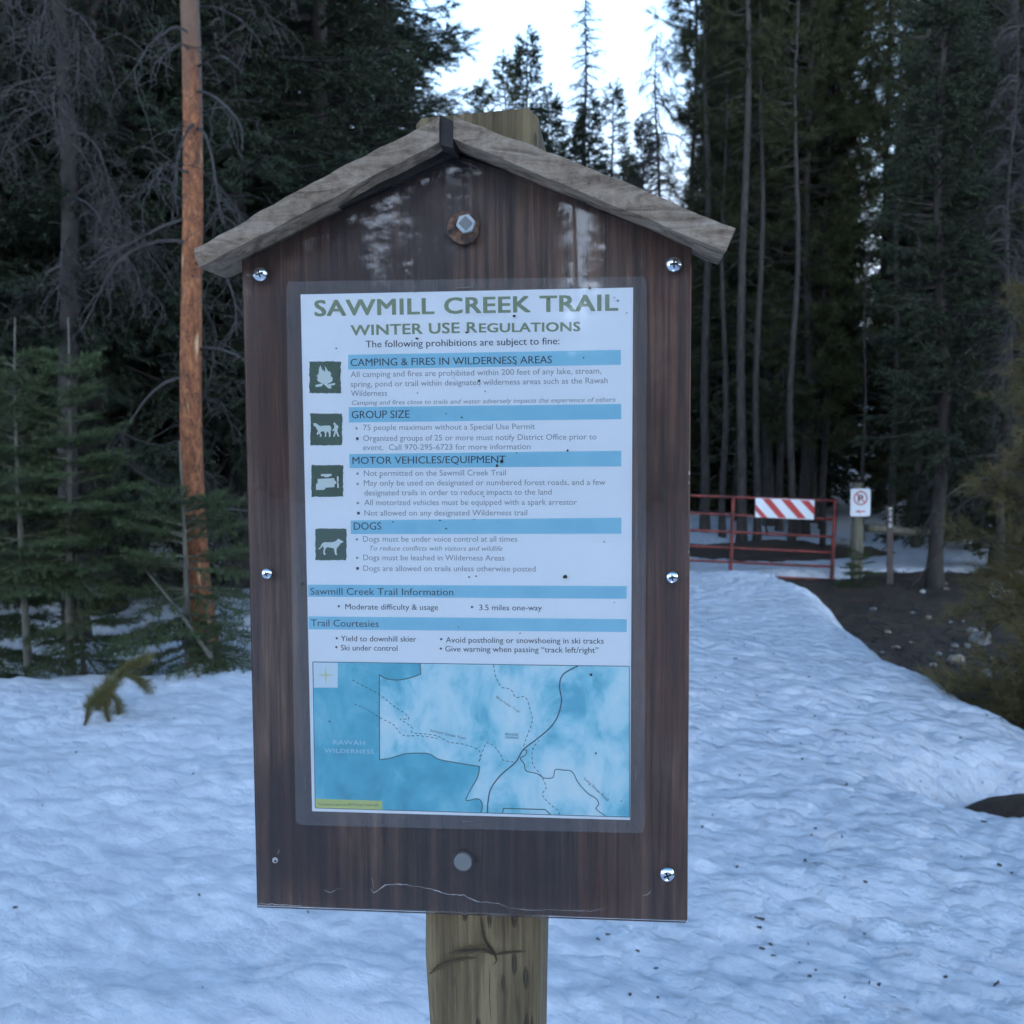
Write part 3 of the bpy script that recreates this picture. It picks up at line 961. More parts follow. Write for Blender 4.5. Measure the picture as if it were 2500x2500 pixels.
MM = 0.001
t = Ink(Y1)
t.text('SAWMILL CREEK TRAIL', C1(188, 213), C1(1738, 184), 10.6 * MM, 0, 0.045, 0, 1.06); t.build('title_lettering', M['ink_green'], notice)
t = Ink(Y1)
t.text('WINTER USE R', C1(372, 313), C1(1018, 297), 7.0 * MM, 0, 0.04, 0, 1.04)
t.text('EGULATIONS', C1(1030, 297), C1(1545, 290), 6.0 * MM, 0, 0.045, 0, 1.04); t.build('subtitle_lettering', M['ink_green'], notice)
t = Ink(Y1); t.text('The following prohibitions are subject to fine:', C1(447, 375), C1(1440, 358), 4.7 * MM, 0, 0.012); t.build('text_line', M['ink_dark'], notice)

bars = [(C1, [(357, 412), (357, 487), (1755, 463), (1755, 387)], 'CAMPING & FIRES IN WILDERNESS AREAS', (370, 470), (1402, 455), 5.0),
        (C2, [(360, 72), (361, 150), (1757, 133), (1757, 55)], 'GROUP SIZE', (376, 129), (672, 126), 5.2),
        (C2, [(363, 312), (365, 384), (1757, 375), (1757, 295)], 'MOTOR VEHICLES/EQUIPMENT', (380, 363), (1165, 357), 5.0),
        (C2, [(370, 652), (371, 722), (1758, 720), (1758, 638)], 'DOGS', (387, 700), (527, 699), 5.2),
        (C3, [(150, 57), (152, 119), (1785, 130), (1785, 65)], 'Sawmill Creek Trail Information', (164, 108), (897, 112), 4.8),
        (C3, [(153, 220), (155, 286), (1785, 300), (1785, 234)], 'Trail Courtesies', (167, 270), (514, 275), 4.9)]
for k, (C, q, s, a, e, cap) in enumerate(bars):
    t = Ink(Y1); t.poly([C(*p) for p in q]); hb = t.build('heading_bar', M['ink_blue'], notice)
    t = Ink(Y2); t.text(s, C(*a), C(*e), cap * MM, 0, 0.010 if k < 4 else 0.006); t.build('heading_lettering', M['ink_navy'], notice)

lines = [(C1, [('All camping and fires are prohibited within 200 feet of any lake, stream,', (370, 527), (1655, 508)),
               ('spring, pond or trail within designated wilderness areas such as the Rawah', (370, 577), (1688, 557)),
               ('Wilderness', (372, 624), (557, 622))], [], 3.9, 0),
         (C1, [('Camping and fires close to trails and water adversely impacts the experience of others', (376, 669), (1728, 652))], [], 3.1, 1),
         (C2, [('75 people maximum without a Special Use Permit', (434, 190), (1315, 184))], [(400, 180)], 3.9, 0),
         (C2, [('Organized groups of 25 or more must notify District Office prior to', (434, 245), (1630, 237)),
               ('event.  Call 970-295-6723 for more information', (434, 292), (1292, 287))], [(404, 233, 1)], 3.9, 0),
         (C2, [('Not permitted on the Sawmill Creek Trail', (438, 424), (1166, 421))], [(405, 412)], 3.9, 0),
         (C2, [('May only be used on designated or numbered forest roads, and a few', (438, 474), (1676, 470)),
               ('designated trails in order to reduce impacts to the land', (440, 524), (1400, 520))], [(406, 465)], 3.9, 0),
         (C2, [('All motorized vehicles must be equipped with a spark arrestor', (440, 574), (1530, 572))], [(407, 563)], 3.9, 0),
         (C2, [('Not allowed on any designated Wilderness trail', (441, 628), (1275, 626))], [(410, 615, 1)], 3.9, 0),
         (C2, [('Dogs must be under voice control at all times', (434, 761), (1224, 761))], [(402, 749)], 3.9, 0),
         (C2, [('To reduce conflicts with visitors and wildlife', (468, 806), (1148, 808))], [], 3.3, 1),
         (C2, [('Dogs must be leashed in Wilderness Areas', (435, 856), (1158, 858))], [(403, 844)], 3.9, 0),
         (C2, [('Dogs are allowed on trails unless otherwise posted', (435, 911), (1318, 914))], [(405, 898, 1)], 3.9, 0)]
for C, rows, bl, cap, ital in lines:
    t = Ink(Y1)
    for s, a, e in rows: t.text(s, C(*a), C(*e), cap * MM, 0, 0.006, 0.22 if ital else 0.0)
    for q in bl: t.dot(C(q[0], q[1]), (1.05 if len(q) > 2 else 0.85) * MM, 1 if len(q) > 2 else 0)
    t.build('text_line', [M['ink_grey'], M['ink_black']], notice)
for s, a, e, q in (('Moderate difficulty & usage', (343, 184), (818, 187), (309, 168)), ('3.5 miles one-way', (1029, 188), (1350, 190), (992, 172)),
                   ('Yield to downhill skier', (320, 347), (707, 350), (299, 332)), ('Ski under control', (320, 394), (610, 397), (297, 378)),
                   ('Avoid postholing or snowshoeing in ski tracks', (858, 354), (1667, 360), (834, 337)),
                   ('Give warning when passing \u201ctrack left/right\u201d', (855, 400), (1640, 407), (832, 385))):
    t = Ink(Y1); t.text(s, C3(*a), C3(*e), 3.9 * MM, 0, 0.010); t.dot(C3(*q), .8 * MM); t.build('text_line', M['ink_dark'], notice)


def picto(x0, y0, x1, y1, shapes, seed):
    """ragged green square with a white silhouette"""
    rs = np.random.default_rng(seed)
    a, b_, c, d = np.array(C8(x0, y1)), np.array(C8(x1, y1)), np.array(C8(x1, y0)), np.array(C8(x0, y0))
    pts = []
    for p, q in ((a, b_), (b_, c), (c, d), (d, a)):
        for k in range(16):
            w = p + (q - p) * (k / 16.0)
            nn = np.array([-(q - p)[1], (q - p)[0]]); nn /= np.linalg.norm(nn)
            pts.append(w + nn * rs.uniform(-.00035, .00035))
    t = Ink(Y1); t.poly(pts, 0)
    for sh in shapes:
        t.poly([C8(*p) for p in sh], 1, Y2)
    t.build('pictogram', [M['picto'], M['ink_white']], notice)


fire = [[(135, 255), (122, 240), (130, 222), (118, 205), (130, 197), (140, 175), (138, 150), (152, 112), (162, 140), (170, 165), (178, 150), (190, 175), (196, 150), (188, 122), (205, 140),
         (218, 165), (235, 168), (246, 190), (240, 205), (258, 222), (258, 250), (235, 268), (205, 280), (165, 272)],
        [(108, 286), (168, 272), (175, 284), (160, 298), (112, 304)], [(170, 270), (190, 268), (250, 300), (246, 316), (225, 318)], [(205, 284), (272, 268), (285, 276), (272, 288), (222, 292)]]
horse = [[(88, 618), (100, 622), (112, 618), (130, 632), (150, 645), (185, 640), (235, 640), (246, 655), (246, 690), (238, 680), (243, 705), (238, 740), (226, 740), (226, 712), (216, 690),
          (205, 700), (202, 738), (190, 740), (192, 710), (182, 690), (160, 692), (150, 700), (164, 722), (158, 740), (146, 738), (150, 722), (136, 708), (128, 725), (118, 712), (132, 688), (118, 668), (112, 650), (96, 645)],
         [(268, 615), (282, 615), (286, 630), (300, 635), (313, 655), (305, 662), (300, 690), (318, 735), (305, 738), (288, 700), (276, 738), (262, 738), (272, 705), (276, 680), (260, 690), (254, 684), (272, 660), (275, 640), (266, 630)]]
engine = [[(156, 1064), (248, 1062), (250, 1080), (228, 1083), (226, 1090), (190, 1092), (188, 1084), (158, 1082)],
          [(128, 1106), (272, 1100), (276, 1120), (292, 1130), (293, 1146), (276, 1152), (274, 1178), (200, 1182), (185, 1202), (114, 1202), (114, 1148), (128, 1146)],
          [(297, 1082), (310, 1084), (311, 1120), (306, 1135), (312, 1150), (312, 1184), (300, 1186), (298, 1150), (302, 1136), (297, 1120)]]
dog = [[(133, 1718), (152, 1700), (165, 1672), (185, 1658), (235, 1660), (275, 1655), (298, 1640), (308, 1626), (318, 1634), (332, 1642), (354, 1655), (346, 1662), (328, 1668), (318, 1686), (300, 1705),
        (292, 1722), (292, 1750), (299, 1768), (282, 1770), (275, 1740), (272, 1715), (250, 1708), (215, 1702), (198, 1712), (194, 1730), (188, 1745), (200, 1768), (182, 1768), (176, 1745), (182, 1715), (175, 1690), (165, 1700), (150, 1716), (136, 1722)]]
picto(55, 80, 330, 358, fire, 1)
picto(65, 535, 342, 812, horse, 2)
picto(73, 985, 350, 1262, engine, 3)
picto(107, 1540, 380, 1817, dog, 4)

# the map: frame, relief, wilderness area, boundaries, roads, trails, names
t = Ink(Y1)
corn = [(137, 55), (150, 820), (1797, 868), (1795, 78)]
t.poly([C4(*p) for p in corn], 1)
t.build('map_panel', [M['map_road'], M['map_base']], notice)
t = Ink(Y2)
t.poly([C4(*p) for p in [(138, 56), (151, 819), (1020, 845), (1027, 822), (1020, 788), (1000, 772), (942, 780), (960, 730), (1000, 660), (1012, 603), (900, 585), (800, 566), (750, 538), (700, 533), (620, 537), (540, 560),
                         (487, 568), (486, 250), (487, 122), (520, 142), (580, 150), (640, 140), (702, 120), (700, 65)]], 0)
t.build('map_wilderness', M['map_wild'], notice)
YM = Y3


def map_lines(name, paths, w, mtl, dash=None):
    mb = MB()
    for pth in paths:
        p = smooth_path([C4(*q) for q in pth], 8)
        if dash is None:
            ribbon(mb, p, w, YM)
        else:
            d = np.r_[0, np.cumsum(np.linalg.norm(np.diff(p, axis=0), axis=1))]
            for s in np.arange(0, d[-1], dash * 1.7):
                ss = np.linspace(s, min(s + dash, d[-1]), 3)
                if ss[-1] - ss[0] < 1e-4: continue
                ribbon(mb, np.stack([np.interp(ss, d, p[:, 0]), np.interp(ss, d, p[:, 1])], 1), w, YM - 0.00005)
    mb.build(name, mtl, notice)


map_lines('map_frame', [[corn[0], (600, 61), (1200, 70), corn[3]], [corn[3], (1796, 500), corn[2]], [corn[2], (900, 842), corn[1]], [corn[1], (143, 400), corn[0]]], .00045, M['map_road'])
map_lines('map_boundary', [[(700, 65), (702, 120)], [(702, 120), (640, 140), (580, 150), (520, 142), (487, 122)], [(487, 122), (486, 250), (487, 568)],
                           [(487, 568), (540, 560), (620, 537), (700, 533), (750, 538), (800, 566), (900, 585), (1012, 603)],
                           [(1012, 603), (1000, 660), (960, 730), (942, 780), (1000, 772), (1022, 790), (1025, 820), (1018, 845)],
                           [(1132, 850), (1135, 822)], [(1135, 822), (1355, 828)], [(1355, 828), (1385, 857)]], .00075, M['map_green'])
map_lines('map_road', [[(1528, 75), (1450, 120), (1430, 180), (1440, 260), (1420, 340), (1380, 400), (1310, 460), (1240, 515), (1200, 580), (1120, 650), (1070, 720), (1055, 790), (1052, 845)]], .00085, M['map_road'])
map_lines('map_side_road', [[(1240, 515), (1258, 520), (1250, 545), (1225, 560), (1245, 590), (1255, 625), (1310, 640), (1350, 663), (1395, 660), (1408, 620), (1450, 622), (1495, 630), (1530, 690), (1580, 745), (1620, 770), (1635, 800), (1622, 825), (1670, 862)]], .0006, M['map_road'])
map_lines('map_trail', [[(345, 150), (420, 190), (490, 228), (560, 285), (620, 325), (640, 355), (595, 355), (655, 395), (660, 425), (780, 440), (850, 475), (920, 485), (1010, 520), (1008, 580), (1045, 482), (1090, 500), (1125, 550), (1135, 570), (1195, 580)],
                        [(355, 275), (430, 310), (485, 345), (560, 385), (610, 438), (700, 442), (790, 455)],
                        [(1085, 70), (1095, 130), (1125, 185), (1175, 200), (1200, 240), (1250, 240), (1275, 300), (1287, 365), (1265, 430), (1240, 500)],
                        [(1325, 465), (1290, 510), (1290, 590), (1330, 645), (1360, 710), (1340, 750), (1380, 800), (1430, 840), (1415, 857)]], .0005, M['map_road'], .0019)
t = Ink(Y3); t.poly([C4(*p) for p in [(140, 58), (143, 190), (268, 190), (268, 60)]], 0)
cc = np.array(C4(206, 124))
for k in range(4):
    a = k * math.pi / 2
    t.poly([cc + .0065 * np.array([math.cos(a), math.sin(a)]), cc + .0011 * np.array([math.cos(a + .8), math.sin(a + .8)]), cc, cc + .0011 * np.array([math.cos(a - .8), math.sin(a - .8)])], 1, Y3 - .00006)
t.build('map_compass', [M['map_white'], M['map_star']], notice)
t = Ink(Y3); t.poly([C4(*p) for p in [(152, 772), (153, 820), (500, 829), (502, 783)]]); t.build('map_note_box', M['map_yellow'], notice)
t = Ink(Y3); t.poly([C4(*p) for p in [(1142, 424), (1142, 458), (1218, 460), (1218, 426)]]); t.build('map_note_box', M['map_white2'], notice)
t = Ink(Y3 - .0001)
t.text('RAWAH', C4(245, 487), C4(410, 491), 3.3 * MM, 0, .02, 0, 1.1); t.text('WILDERNESS', C4(200, 530), C4(458, 536), 3.1 * MM, 0, .02, 0, 1.1)
t.build('map_area_name', M['map_white2'], notice)
for rows in ([('Sawmill Creek Trail', (750, 418), (935, 462), 1.7)], [('Blue Lake Trail', (1097, 242), (1215, 322), 1.7)], [('Blue Lake', (1147, 438), (1213, 440), 1.3), ('Trailhead', (1150, 454), (1210, 456), 1.3)],
             [('Long Draw Road', (1557, 668), (1680, 785), 2.0)], [('Contours are at 200 Foot intervals', (166, 806), (484, 811), 1.9)]):
    t = Ink(Y3 - .0001)
    for txt, a, e, cap in rows: t.text(txt, C4(*a), C4(*e), cap * MM)
    t.build('map_name_lettering', M['map_road'], notice)

# grit, flies and bits of bark under the cover, and the staples
specks = [(1140, 812, 3.5), (1019, 827, 4), (1256, 772, 4), (1170, 930, 3.5), (822, 851, 2), (1020, 960, 1.6), (1381, 1408, 6), (1146, 1408, 2.5), (1163, 1406, 2.5), (1185, 956, 2),
          (1128, 1019, 2.2), (1090, 1010, 1.8), (1225, 1126, 5), (1214, 1137, 4), (1386, 1100, 3), (1262, 1106, 2), (1075, 1270, 2.5), (1090, 1290, 2.5), (1158, 1268, 2), (960, 1274, 2),
          (1475, 1322, 2), (1182, 1212, 2), (1260, 890, 2), (1425, 874, 2.2), (1340, 730, 2), (740, 1425, 4), (1500, 1470, 1.5), (1440, 704, 4), (1015, 712, 3), (1443, 1646, 3.5), (1455, 1838, 2.5),
          (806, 1760, 2.5), (1517, 1954, 2), (1508, 735, 3), (1500, 727, 2), (1530, 765, 2), (1120, 885, 2), (930, 1165, 2), (1270, 1545, 1.6), (1120, 1530, 1.6)]
for (u, v, r) in specks:
    cx, cz = S(u, v, YP)
    n = 7; a0 = rng.uniform(0, 6)
    mb = MB(); mb.prism([(cx + r * 0.00026 * (0.6 + 0.8 * rng.random()) * math.cos(a0 + k * 2 * math.pi / n), cz + r * 0.00026 * (0.5 + 0.7 * rng.random()) * math.sin(a0 + k * 2 * math.pi / n)) for k in range(n)], -0.0028, -0.00225)
    mb.build('grit_speck', M['speck'], sign)
for (u0, v0, u1, v1) in ((1115, 703, 1155, 702), (1555, 1285, 1552, 1315), (1554, 1875, 1552, 1905), (1128, 2005, 1150, 2006), (745, 1900, 746, 1925)):
    mb = MB(); a = S(u0, v0, -.0024); c = S(u1, v1, -.0024)
    mb.tube([(a[0], -.0021, a[1]), (a[0] * .97 + c[0] * .03, -.0026, a[1] * .97 + c[1] * .03), (a[0] * .03 + c[0] * .97, -.0026, a[1] * .03 + c[1] * .97), (c[0], -.0021, c[1])], .00035, 6)
    mb.build('staple', M['dullzinc'], sign)


# ------------------------------------------------------------------ gate, signs, fence, rocks
def W(u, v, d):
    """a world point seen at a photo position, at the distance d along the ground"""
    q = RT * ((u - 1250) / FPX) + f_ + UP * ((1250 - v) / FPX)
    return CAM + q * (d / q[1])


GD = 15.6
g0 = W(1900, 1400, GD)
gate = empty('metal_gate', (float(g0[0]), float(g0[1]), top_z(float(g0[0]), GD)))
tag(gate, 'red tubular metal road gate half buried behind the snowbank', 'gate')
GO = np.array(gate.location)


def gp(u, v, dy=0.0): return W(u, v, GD + dy) - GO


def bar(name, p, q, r, parent, mtl, sides=10, wob=0.0):
    p = np.array(p); q = np.array(q)
    ts = np.linspace(0, 1, 9)[:, None]
    pts = p + (q - p) * ts
    if wob: pts = pts + rng.normal(0, wob, pts.shape) * np.array([0, 0, 1])
    mb = MB(); mb.tube(pts, r, sides)
    return mb.build(name, mtl, parent, smooth=True)


for a, c in (((1560, 1205), (2039, 1223)), ((1560, 1247), (2038, 1268)), ((1560, 1288), (2038, 1311)), ((1560, 1327), (2034, 1349)), ((1560, 1362), (2032, 1384)), ((1600, 1394), (2031, 1416))):
    bar('rail', gp(*a), gp(*c), 0.019, gate, M['gate'])
bar('upright', gp(1790.5, 1212, -.02), gp(1782, 1440, -.02), 0.027, gate, M['gate'])
bar('upright', gp(2040, 1221), gp(2029, 1440), 0.030, gate, M['gate'])
bar('upright', gp(1560, 1200), gp(1556, 1440), 0.030, gate, M['gate'])


def panel(name, poly, y0, y1, mtl, parent, bevel=0.0):
    mb = MB(); mb.prism(poly, y0, y1); return mb.build(name, mtl, parent, bevel=bevel)


def gx(u, v, dy=-0.06):
    p = gp(u, v, dy); return (p[0], p[2])


brd = empty('barricade_panel', tuple(float(k) for k in (GO + gp(1916, 1266, -.06))))
tag(brd, 'red and white diagonal striped reflective panel bolted on the gate', 'striped panel')
BO = np.array(brd.location)


def bx(u, v):
    p = W(u, v, GD - .06) - BO; return (p[0], p[2])


panel('panel_board', [bx(1844, 1263), bx(1987, 1269), bx(1989, 1221), bx(1845, 1216)], 0.0, 0.025, M['sign_white'], brd, .004)


def K4(x, y): return bx(1660 + x * .207, 1180 + y * .207)


mb = MB()
for st in ([(892, 246), (892, 318), (962, 404), (1032, 404)], [(968, 180), (1066, 184), (1256, 409), (1165, 406)], [(1192, 190), (1297, 194), (1487, 416), (1392, 413)], [(1417, 200), (1517, 204), (1588, 286), (1584, 378)]):
    mb.prism([K4(*p) for p in st][::-1], -0.003, -0.0005)
mb.build('red_stripe', M['sign_red'], brd)

# no-parking sign on its timber post
PD = 15.4
p0 = W(2099, 1400, PD)
zb = top_z(float(p0[0]), PD)
npost = empty('parking_sign', (float(p0[0]), PD, zb))
tag(npost, 'white no parking sign with a red arrow on a weathered timber post', 'sign')
NO = np.array(npost.location)


def nx(u, v, d=PD - .12):
    p = W(u, v, d) - NO; return (p[0], p[2])


pl, pr = nx(2083, 1300, PD - .1)[0], nx(2113, 1300, PD - .1)[0]
pt = nx(2099, 1180, PD - .1)[1]
mb = MB()
k = 14; rr = (pr - pl) / 2; xc = (pl + pr) / 2
mb.tube([(xc + .006 * math.sin(z * 4), 0, z) for z in np.linspace(-0.4, pt, k)], [rr * (1 + .03 * math.sin(i * 1.9)) for i in range(k)], 12)
mb.build('post', M['fencewood'], npost, smooth=False)
mb = MB()
sx0, sz0 = nx(2077, 1261); sx1, sz1 = nx(2127, 1193)
ydd = -rr - 0.012
c_ = .025
outl = [(sx0 + c_, sz0), (sx1 - c_, sz0), (sx1 - .007, sz0 + .007), (sx1, sz0 + c_), (sx1, sz1 - c_), (sx1 - .007, sz1 - .007), (sx1 - c_, sz1), (sx0 + c_, sz1), (sx0 + .007, sz1 - .007), (sx0, sz1 - c_), (sx0, sz0 + c_), (sx0 + .007, sz0 + .007)]
mb.prism(outl, ydd, ydd + .004)
plate = mb.build('sign_plate', M['sign_white'], npost)
ccx, ccz = nx(2102, 1216.5)
Rr = (sx1 - sx0) * 0.32
t = Ink(ydd - .002)
t.text('P', (ccx - Rr * .38, ccz - Rr * .58), (ccx + Rr * .40, ccz - Rr * .58), Rr * 1.16, 0, 0.03); t.build('letter', M['sign_black'], plate)
mb = MB()
ang = np.linspace(0, 2 * math.pi, 33)
ribbon(mb, [(ccx + Rr * math.cos(a), ccz + Rr * math.sin(a)) for a in ang], Rr * .19, ydd - .004)
ribbon(mb, [(ccx - Rr * .66, ccz + Rr * .66), (ccx, ccz), (ccx + Rr * .66, ccz - Rr * .66)], Rr * .17, ydd - .0045)
mb.build('prohibition_ring', M['sign_red'], plate)
az = nx(2100, 1249)[1]
w_ = sx1 - sx0
mb = MB()
xl = sx0 + .24 * w_
mb.add([(xl, ydd - .003, az), (xl + .22 * w_, ydd - .003, az + .085 * w_), (xl + .18 * w_, ydd - .003, az + .025 * w_), (xl + .5 * w_, ydd - .003, az + .025 * w_), (xl + .5 * w_, ydd - .003, az - .025 * w_), (xl + .18 * w_, ydd - .003, az - .025 * w_), (xl + .22 * w_, ydd - .003, az - .085 * w_)], [(0, 1, 2, 3, 4, 5, 6)])
mb.build('arrow', M['sign_red'], plate)
for zz in (sz1 - .03, sz0 + .03):
    mb = MB(); disc(mb, (sx0 + sx1) / 2, zz, .008, ydd - .006, ydd, 10); mb.build('bolt', M['dullzinc'], plate)

# brown fibreglass road marker, digits one under another
MD = 14.6
p0 = W(2177, 1425, MD)
mk = empty('road_marker', (float(p0[0]), MD, top_z(float(p0[0]), MD)))
tag(mk, 'slim brown road marker post with white number 240 reading downwards', 'marker post')
MO = np.array(mk.location)


def mxz(u, v):
    p = W(u, v, MD) - MO; return (p[0], p[2])


mb = MB()
mb.prism([mxz(2164, 1480), mxz(2180, 1480), mxz(2181, 1236), mxz(2165, 1236)], -.006, .006)
mpost = mb.build('marker_post', M['marker'], mk, bevel=.002)
t = Ink(-.009)
for s, v0, v1 in (('2', 1258, 1247.5), ('4', 1273, 1262), ('0', 1288, 1277)):
    a = mxz(2169, v0); e = mxz(2176.5, v0); t.text(s, a, e, mxz(2169, v1)[1] - a[1], 0, .02)
t.poly([mxz(2168.5, 1244), mxz(2177.5, 1244), mxz(2177, 1239), mxz(2169, 1239)])
t.build('number_decal', M['marker_white'], mpost)

# log rail of the old fence, running on from the sign's post
mb = MB()
a = W(2116, 1289, 15.7); c = W(2300, 1303, 16.2)
lp = [a + (c - a) * s + np.array([0, 0, .01 * math.sin(s * 9)]) for s in np.linspace(0, 1, 12)]
lo = np.mean(lp, 0); lo = np.array([lo[0], lo[1], lo[2] - .07])
mb.tube([p - lo for p in lp], [.066 + .006 * math.sin(i * 2.1) for i in range(12)], 12)
fr = empty('fence_rail', tuple(float(k) for k in lo))
mb.build('log', M['fencewood'], fr, smooth=True)
mb = MB()
p = W(2295, 1330, 16.2)
mb.tube([(p[0] - lo[0], p[1] - lo[1] + .09, z) for z in np.linspace(-1.0, .25, 6)], .085, 10)
mb.build('rail_post', M['fencewood'], fr, smooth=True)
tag(fr, 'horizontal weathered log fence rail beside the no parking sign', 'fence')


def post_at(name, u0, v0, u1, v1, d, w, mtl, label, cat, lean=True):
    a = W(u0, v0, d); c = W(u1, v1, d)
    o = np.array([c[0], c[1], top_z(float(c[0]), d)])
    mb = MB(); n = 7
    pts = [(c + (a - c) * s) - o + rng.normal(0, w * .04, 3) for s in np.linspace(-0.15, 1, n)]
    mb.tube(pts, [w * (1.05 - .1 * s) for s in np.linspace(0, 1, n)], 9)
    ob = mb.build(name, mtl, None, smooth=True); ob.location = tuple(float(k) for k in o)
    return tag(ob, label, cat)


post_at('fence_stump', 1945, 1267, 1945, 1305, 18.3, .075, M['bark'], 'short dark stump post under the striped panel behind the gate', 'post')
post_at('dead_sapling', 2011, 1215, 2009, 1320, 18.6, .055, M['bark'], 'thin dark broken stem standing behind the right end of the gate', 'dead stem')
post_at('broken_stick', 1866, 1268, 1873, 1302, 18.2, .02, M['twig'], 'thin grey broken stick poking from snow left of the dark stump', 'stick')
post_at('leaning_pole', 2215, 1445, 2300, 1340, 13.8, .011, M['bark'], 'thin bare pole leaning on the trunk beside the road marker', 'pole')


def rock(name, u, v, d, sx, sy_, sz_, mtl, label, seed, group=None):
    rs = np.random.default_rng(seed)
    bm = bmesh.new(); bmesh.ops.create_icosphere(bm, subdivisions=4, radius=1.0)
    co = np.array([vv.co[:] for vv in bm.verts])
    cuts = rs.normal(0, 1, (16, 3)); cuts /= np.linalg.norm(cuts, axis=1)[:, None]
    off = rs.uniform(0.62, 0.92, 16)
    for nn, oo in zip(cuts, off):
        dd = co @ nn; ex = np.maximum(dd - oo, 0); co = co - ex[:, None] * nn[None] * 0.93
    co = co * (1 + 0.06 * fbm(co[:, 0] * 3 + seed, co[:, 1] * 3 + co[:, 2] * 2, 5, 4))[:, None]
    co = co * np.array([sx, sy_, sz_])
    for vv, c in zip(bm.verts, co): vv.co = c
    me = bpy.data.meshes.new(name); bm.to_mesh(me); bm.free(); me.materials.append(mtl)
    p = W(u, v, d)
    o = put(bpy.data.objects.new(name, me)); o.location = (float(p[0]), d, top_z(float(p[0]), d) + sz_ * .35)
    o.rotation_euler = (0, 0, rs.uniform(0, 6))
    return tag(o, label, 'rock', group)


rock('rock', 2395, 1575, 10.9, .17, .12, .10, M['rock'], 'largest grey rock on the bare soil near the right edge', 1)
rock('rock', 2372, 1545, 11.4, .075, .06, .05, M['rock'], 'smaller grey rock just behind the largest rock on the soil', 2)
rock('rock', 2335, 1610, 9.9, .09, .08, .07, M['tanrock'], 'tan rock on the soil just above the snow edge', 3)
rock('rock', 2405, 1648, 9.3, .09, .07, .07, M['rock'], 'grey brown rock by the snow edge nearest the olive pine', 4)
rock('rock', 2490, 1660, 9.0, .14, .11, .09, M['rock'], 'grey rock at the right edge half under olive pine boughs', 5)
rock('rock', 2252, 1438, 13.6, .06, .04, .035, M['palerock'], 'pale stone lying between road marker and tree trunk', 6)
rock('rock', 1826, 1213, 27.0, .40, .3, .26, M['tanrock'], 'tan boulder in the far snow above the gate', 7)
rock('rock', 1841, 1200, 28.5, .19, .18, .17, M['palerock'], 'pale boulder perched behind the tan boulder', 8)
rock('rock', 2060, 1312, 19.0, .20, .16, .12, M['rock'], 'grey rock in snow between the gate and timber post', 9)
rock('rock', 2455, 1425, 13.0, .28, .2, .15, M['palerock'], 'pale rock behind the olive pine boughs', 10)
for k in range(26):
    u = rng.uniform(2090, 2480); v = rng.uniform(1445, 1640)
    d = 2.08 / math.tan(math.atan((v - 1250) / FPX) - PITCH)
    if snow_base(np.array([at(u, d)]), np.array([d]))[0] > -.58: continue
    s = rng.uniform(.018, .045)
    rock('pebble', u, v, d, s * 1.3, s, s * .7, M['tanrock'] if k % 2 else M['rock'], 'small pale stone scattered on the bare soil', 30 + k, 'stones scattered on the bare soil')

# bark flakes and needles on the snow and soil: countless, one object
mb = MB()
P = []
for k in range(400):
    d = rng.uniform(2.4, 9.5) ** 1.0; u = rng.uniform(-50, 2550)
    if u < 1500 and rng.random() < .72: continue
    P.append((at(u, d), d))
P = np.array(P); zs = snow_z(P[:, 0], P[:, 1]); gz = ground_z(P[:, 0], P[:, 1])
for (x, y), z, g in zip(P, zs, gz):
    if g > z: continue
    a = rng.uniform(0, math.pi); L = rng.uniform(.002, .008) if rng.random() < .95 else rng.uniform(.010, .022); w = rng.uniform(.001, .003) if L > .011 else L * rng.uniform(.3, .7)
    ca, sa = math.cos(a), math.sin(a); h = rng.uniform(.001, .004)
    c8 = [(x + ca * L * i - sa * w * j, y + sa * L * i + ca * w * j, z + .002 + (h if kk else -.004)) for kk in (0, 1) for i, j in ((-1, -1), (1, -.6), (1.1, 1), (-.9, .8))]
    mb.add(c8, [(0, 1, 2, 3), (4, 5, 6, 7), (0, 1, 5, 4), (1, 2, 6, 5), (2, 3, 7, 6), (3, 0, 4, 7)])
tag(mb.build('bark_debris', M['debris']), 'dark bark flakes and needles sprinkled over the old snow', 'debris', kind='stuff')

# forest litter on the bare soil (countless)
mb = MB()
for k in range(1500):
    u = rng.uniform(2030, 2600); v = rng.uniform(1395, 1720)
    d = 2.08 / math.tan(math.atan((v - 1250) / FPX) - PITCH)
    x = at(u, d)
    g = float(ground_z(np.array([x]), np.array([d]))[0])
    a = rng.uniform(0, math.pi); L = rng.uniform(.01, .06); w = rng.uniform(.003, .010)
    ca, sa = math.cos(a), math.sin(a); tz = rng.uniform(-.01, .03)
    mb.add([(x + ca * L * i - sa * w * j, d + sa * L * i + ca * w * j, g + .004 + kk * w + (i + 1) * tz * .5) for kk in (0, 1) for i, j in ((-1, -1), (1, -1), (1, 1), (-1, 1))],
           [(0, 1, 2, 3), (4, 5, 6, 7), (0, 1, 5, 4), (1, 2, 6, 5), (2, 3, 7, 6), (3, 0, 4, 7)], int(rng.random() < .25))
tag(mb.build('forest_litter', [M['bark'], M['twig']]), 'twigs and bark scraps littering the bare soil', 'forest litter', kind='stuff')

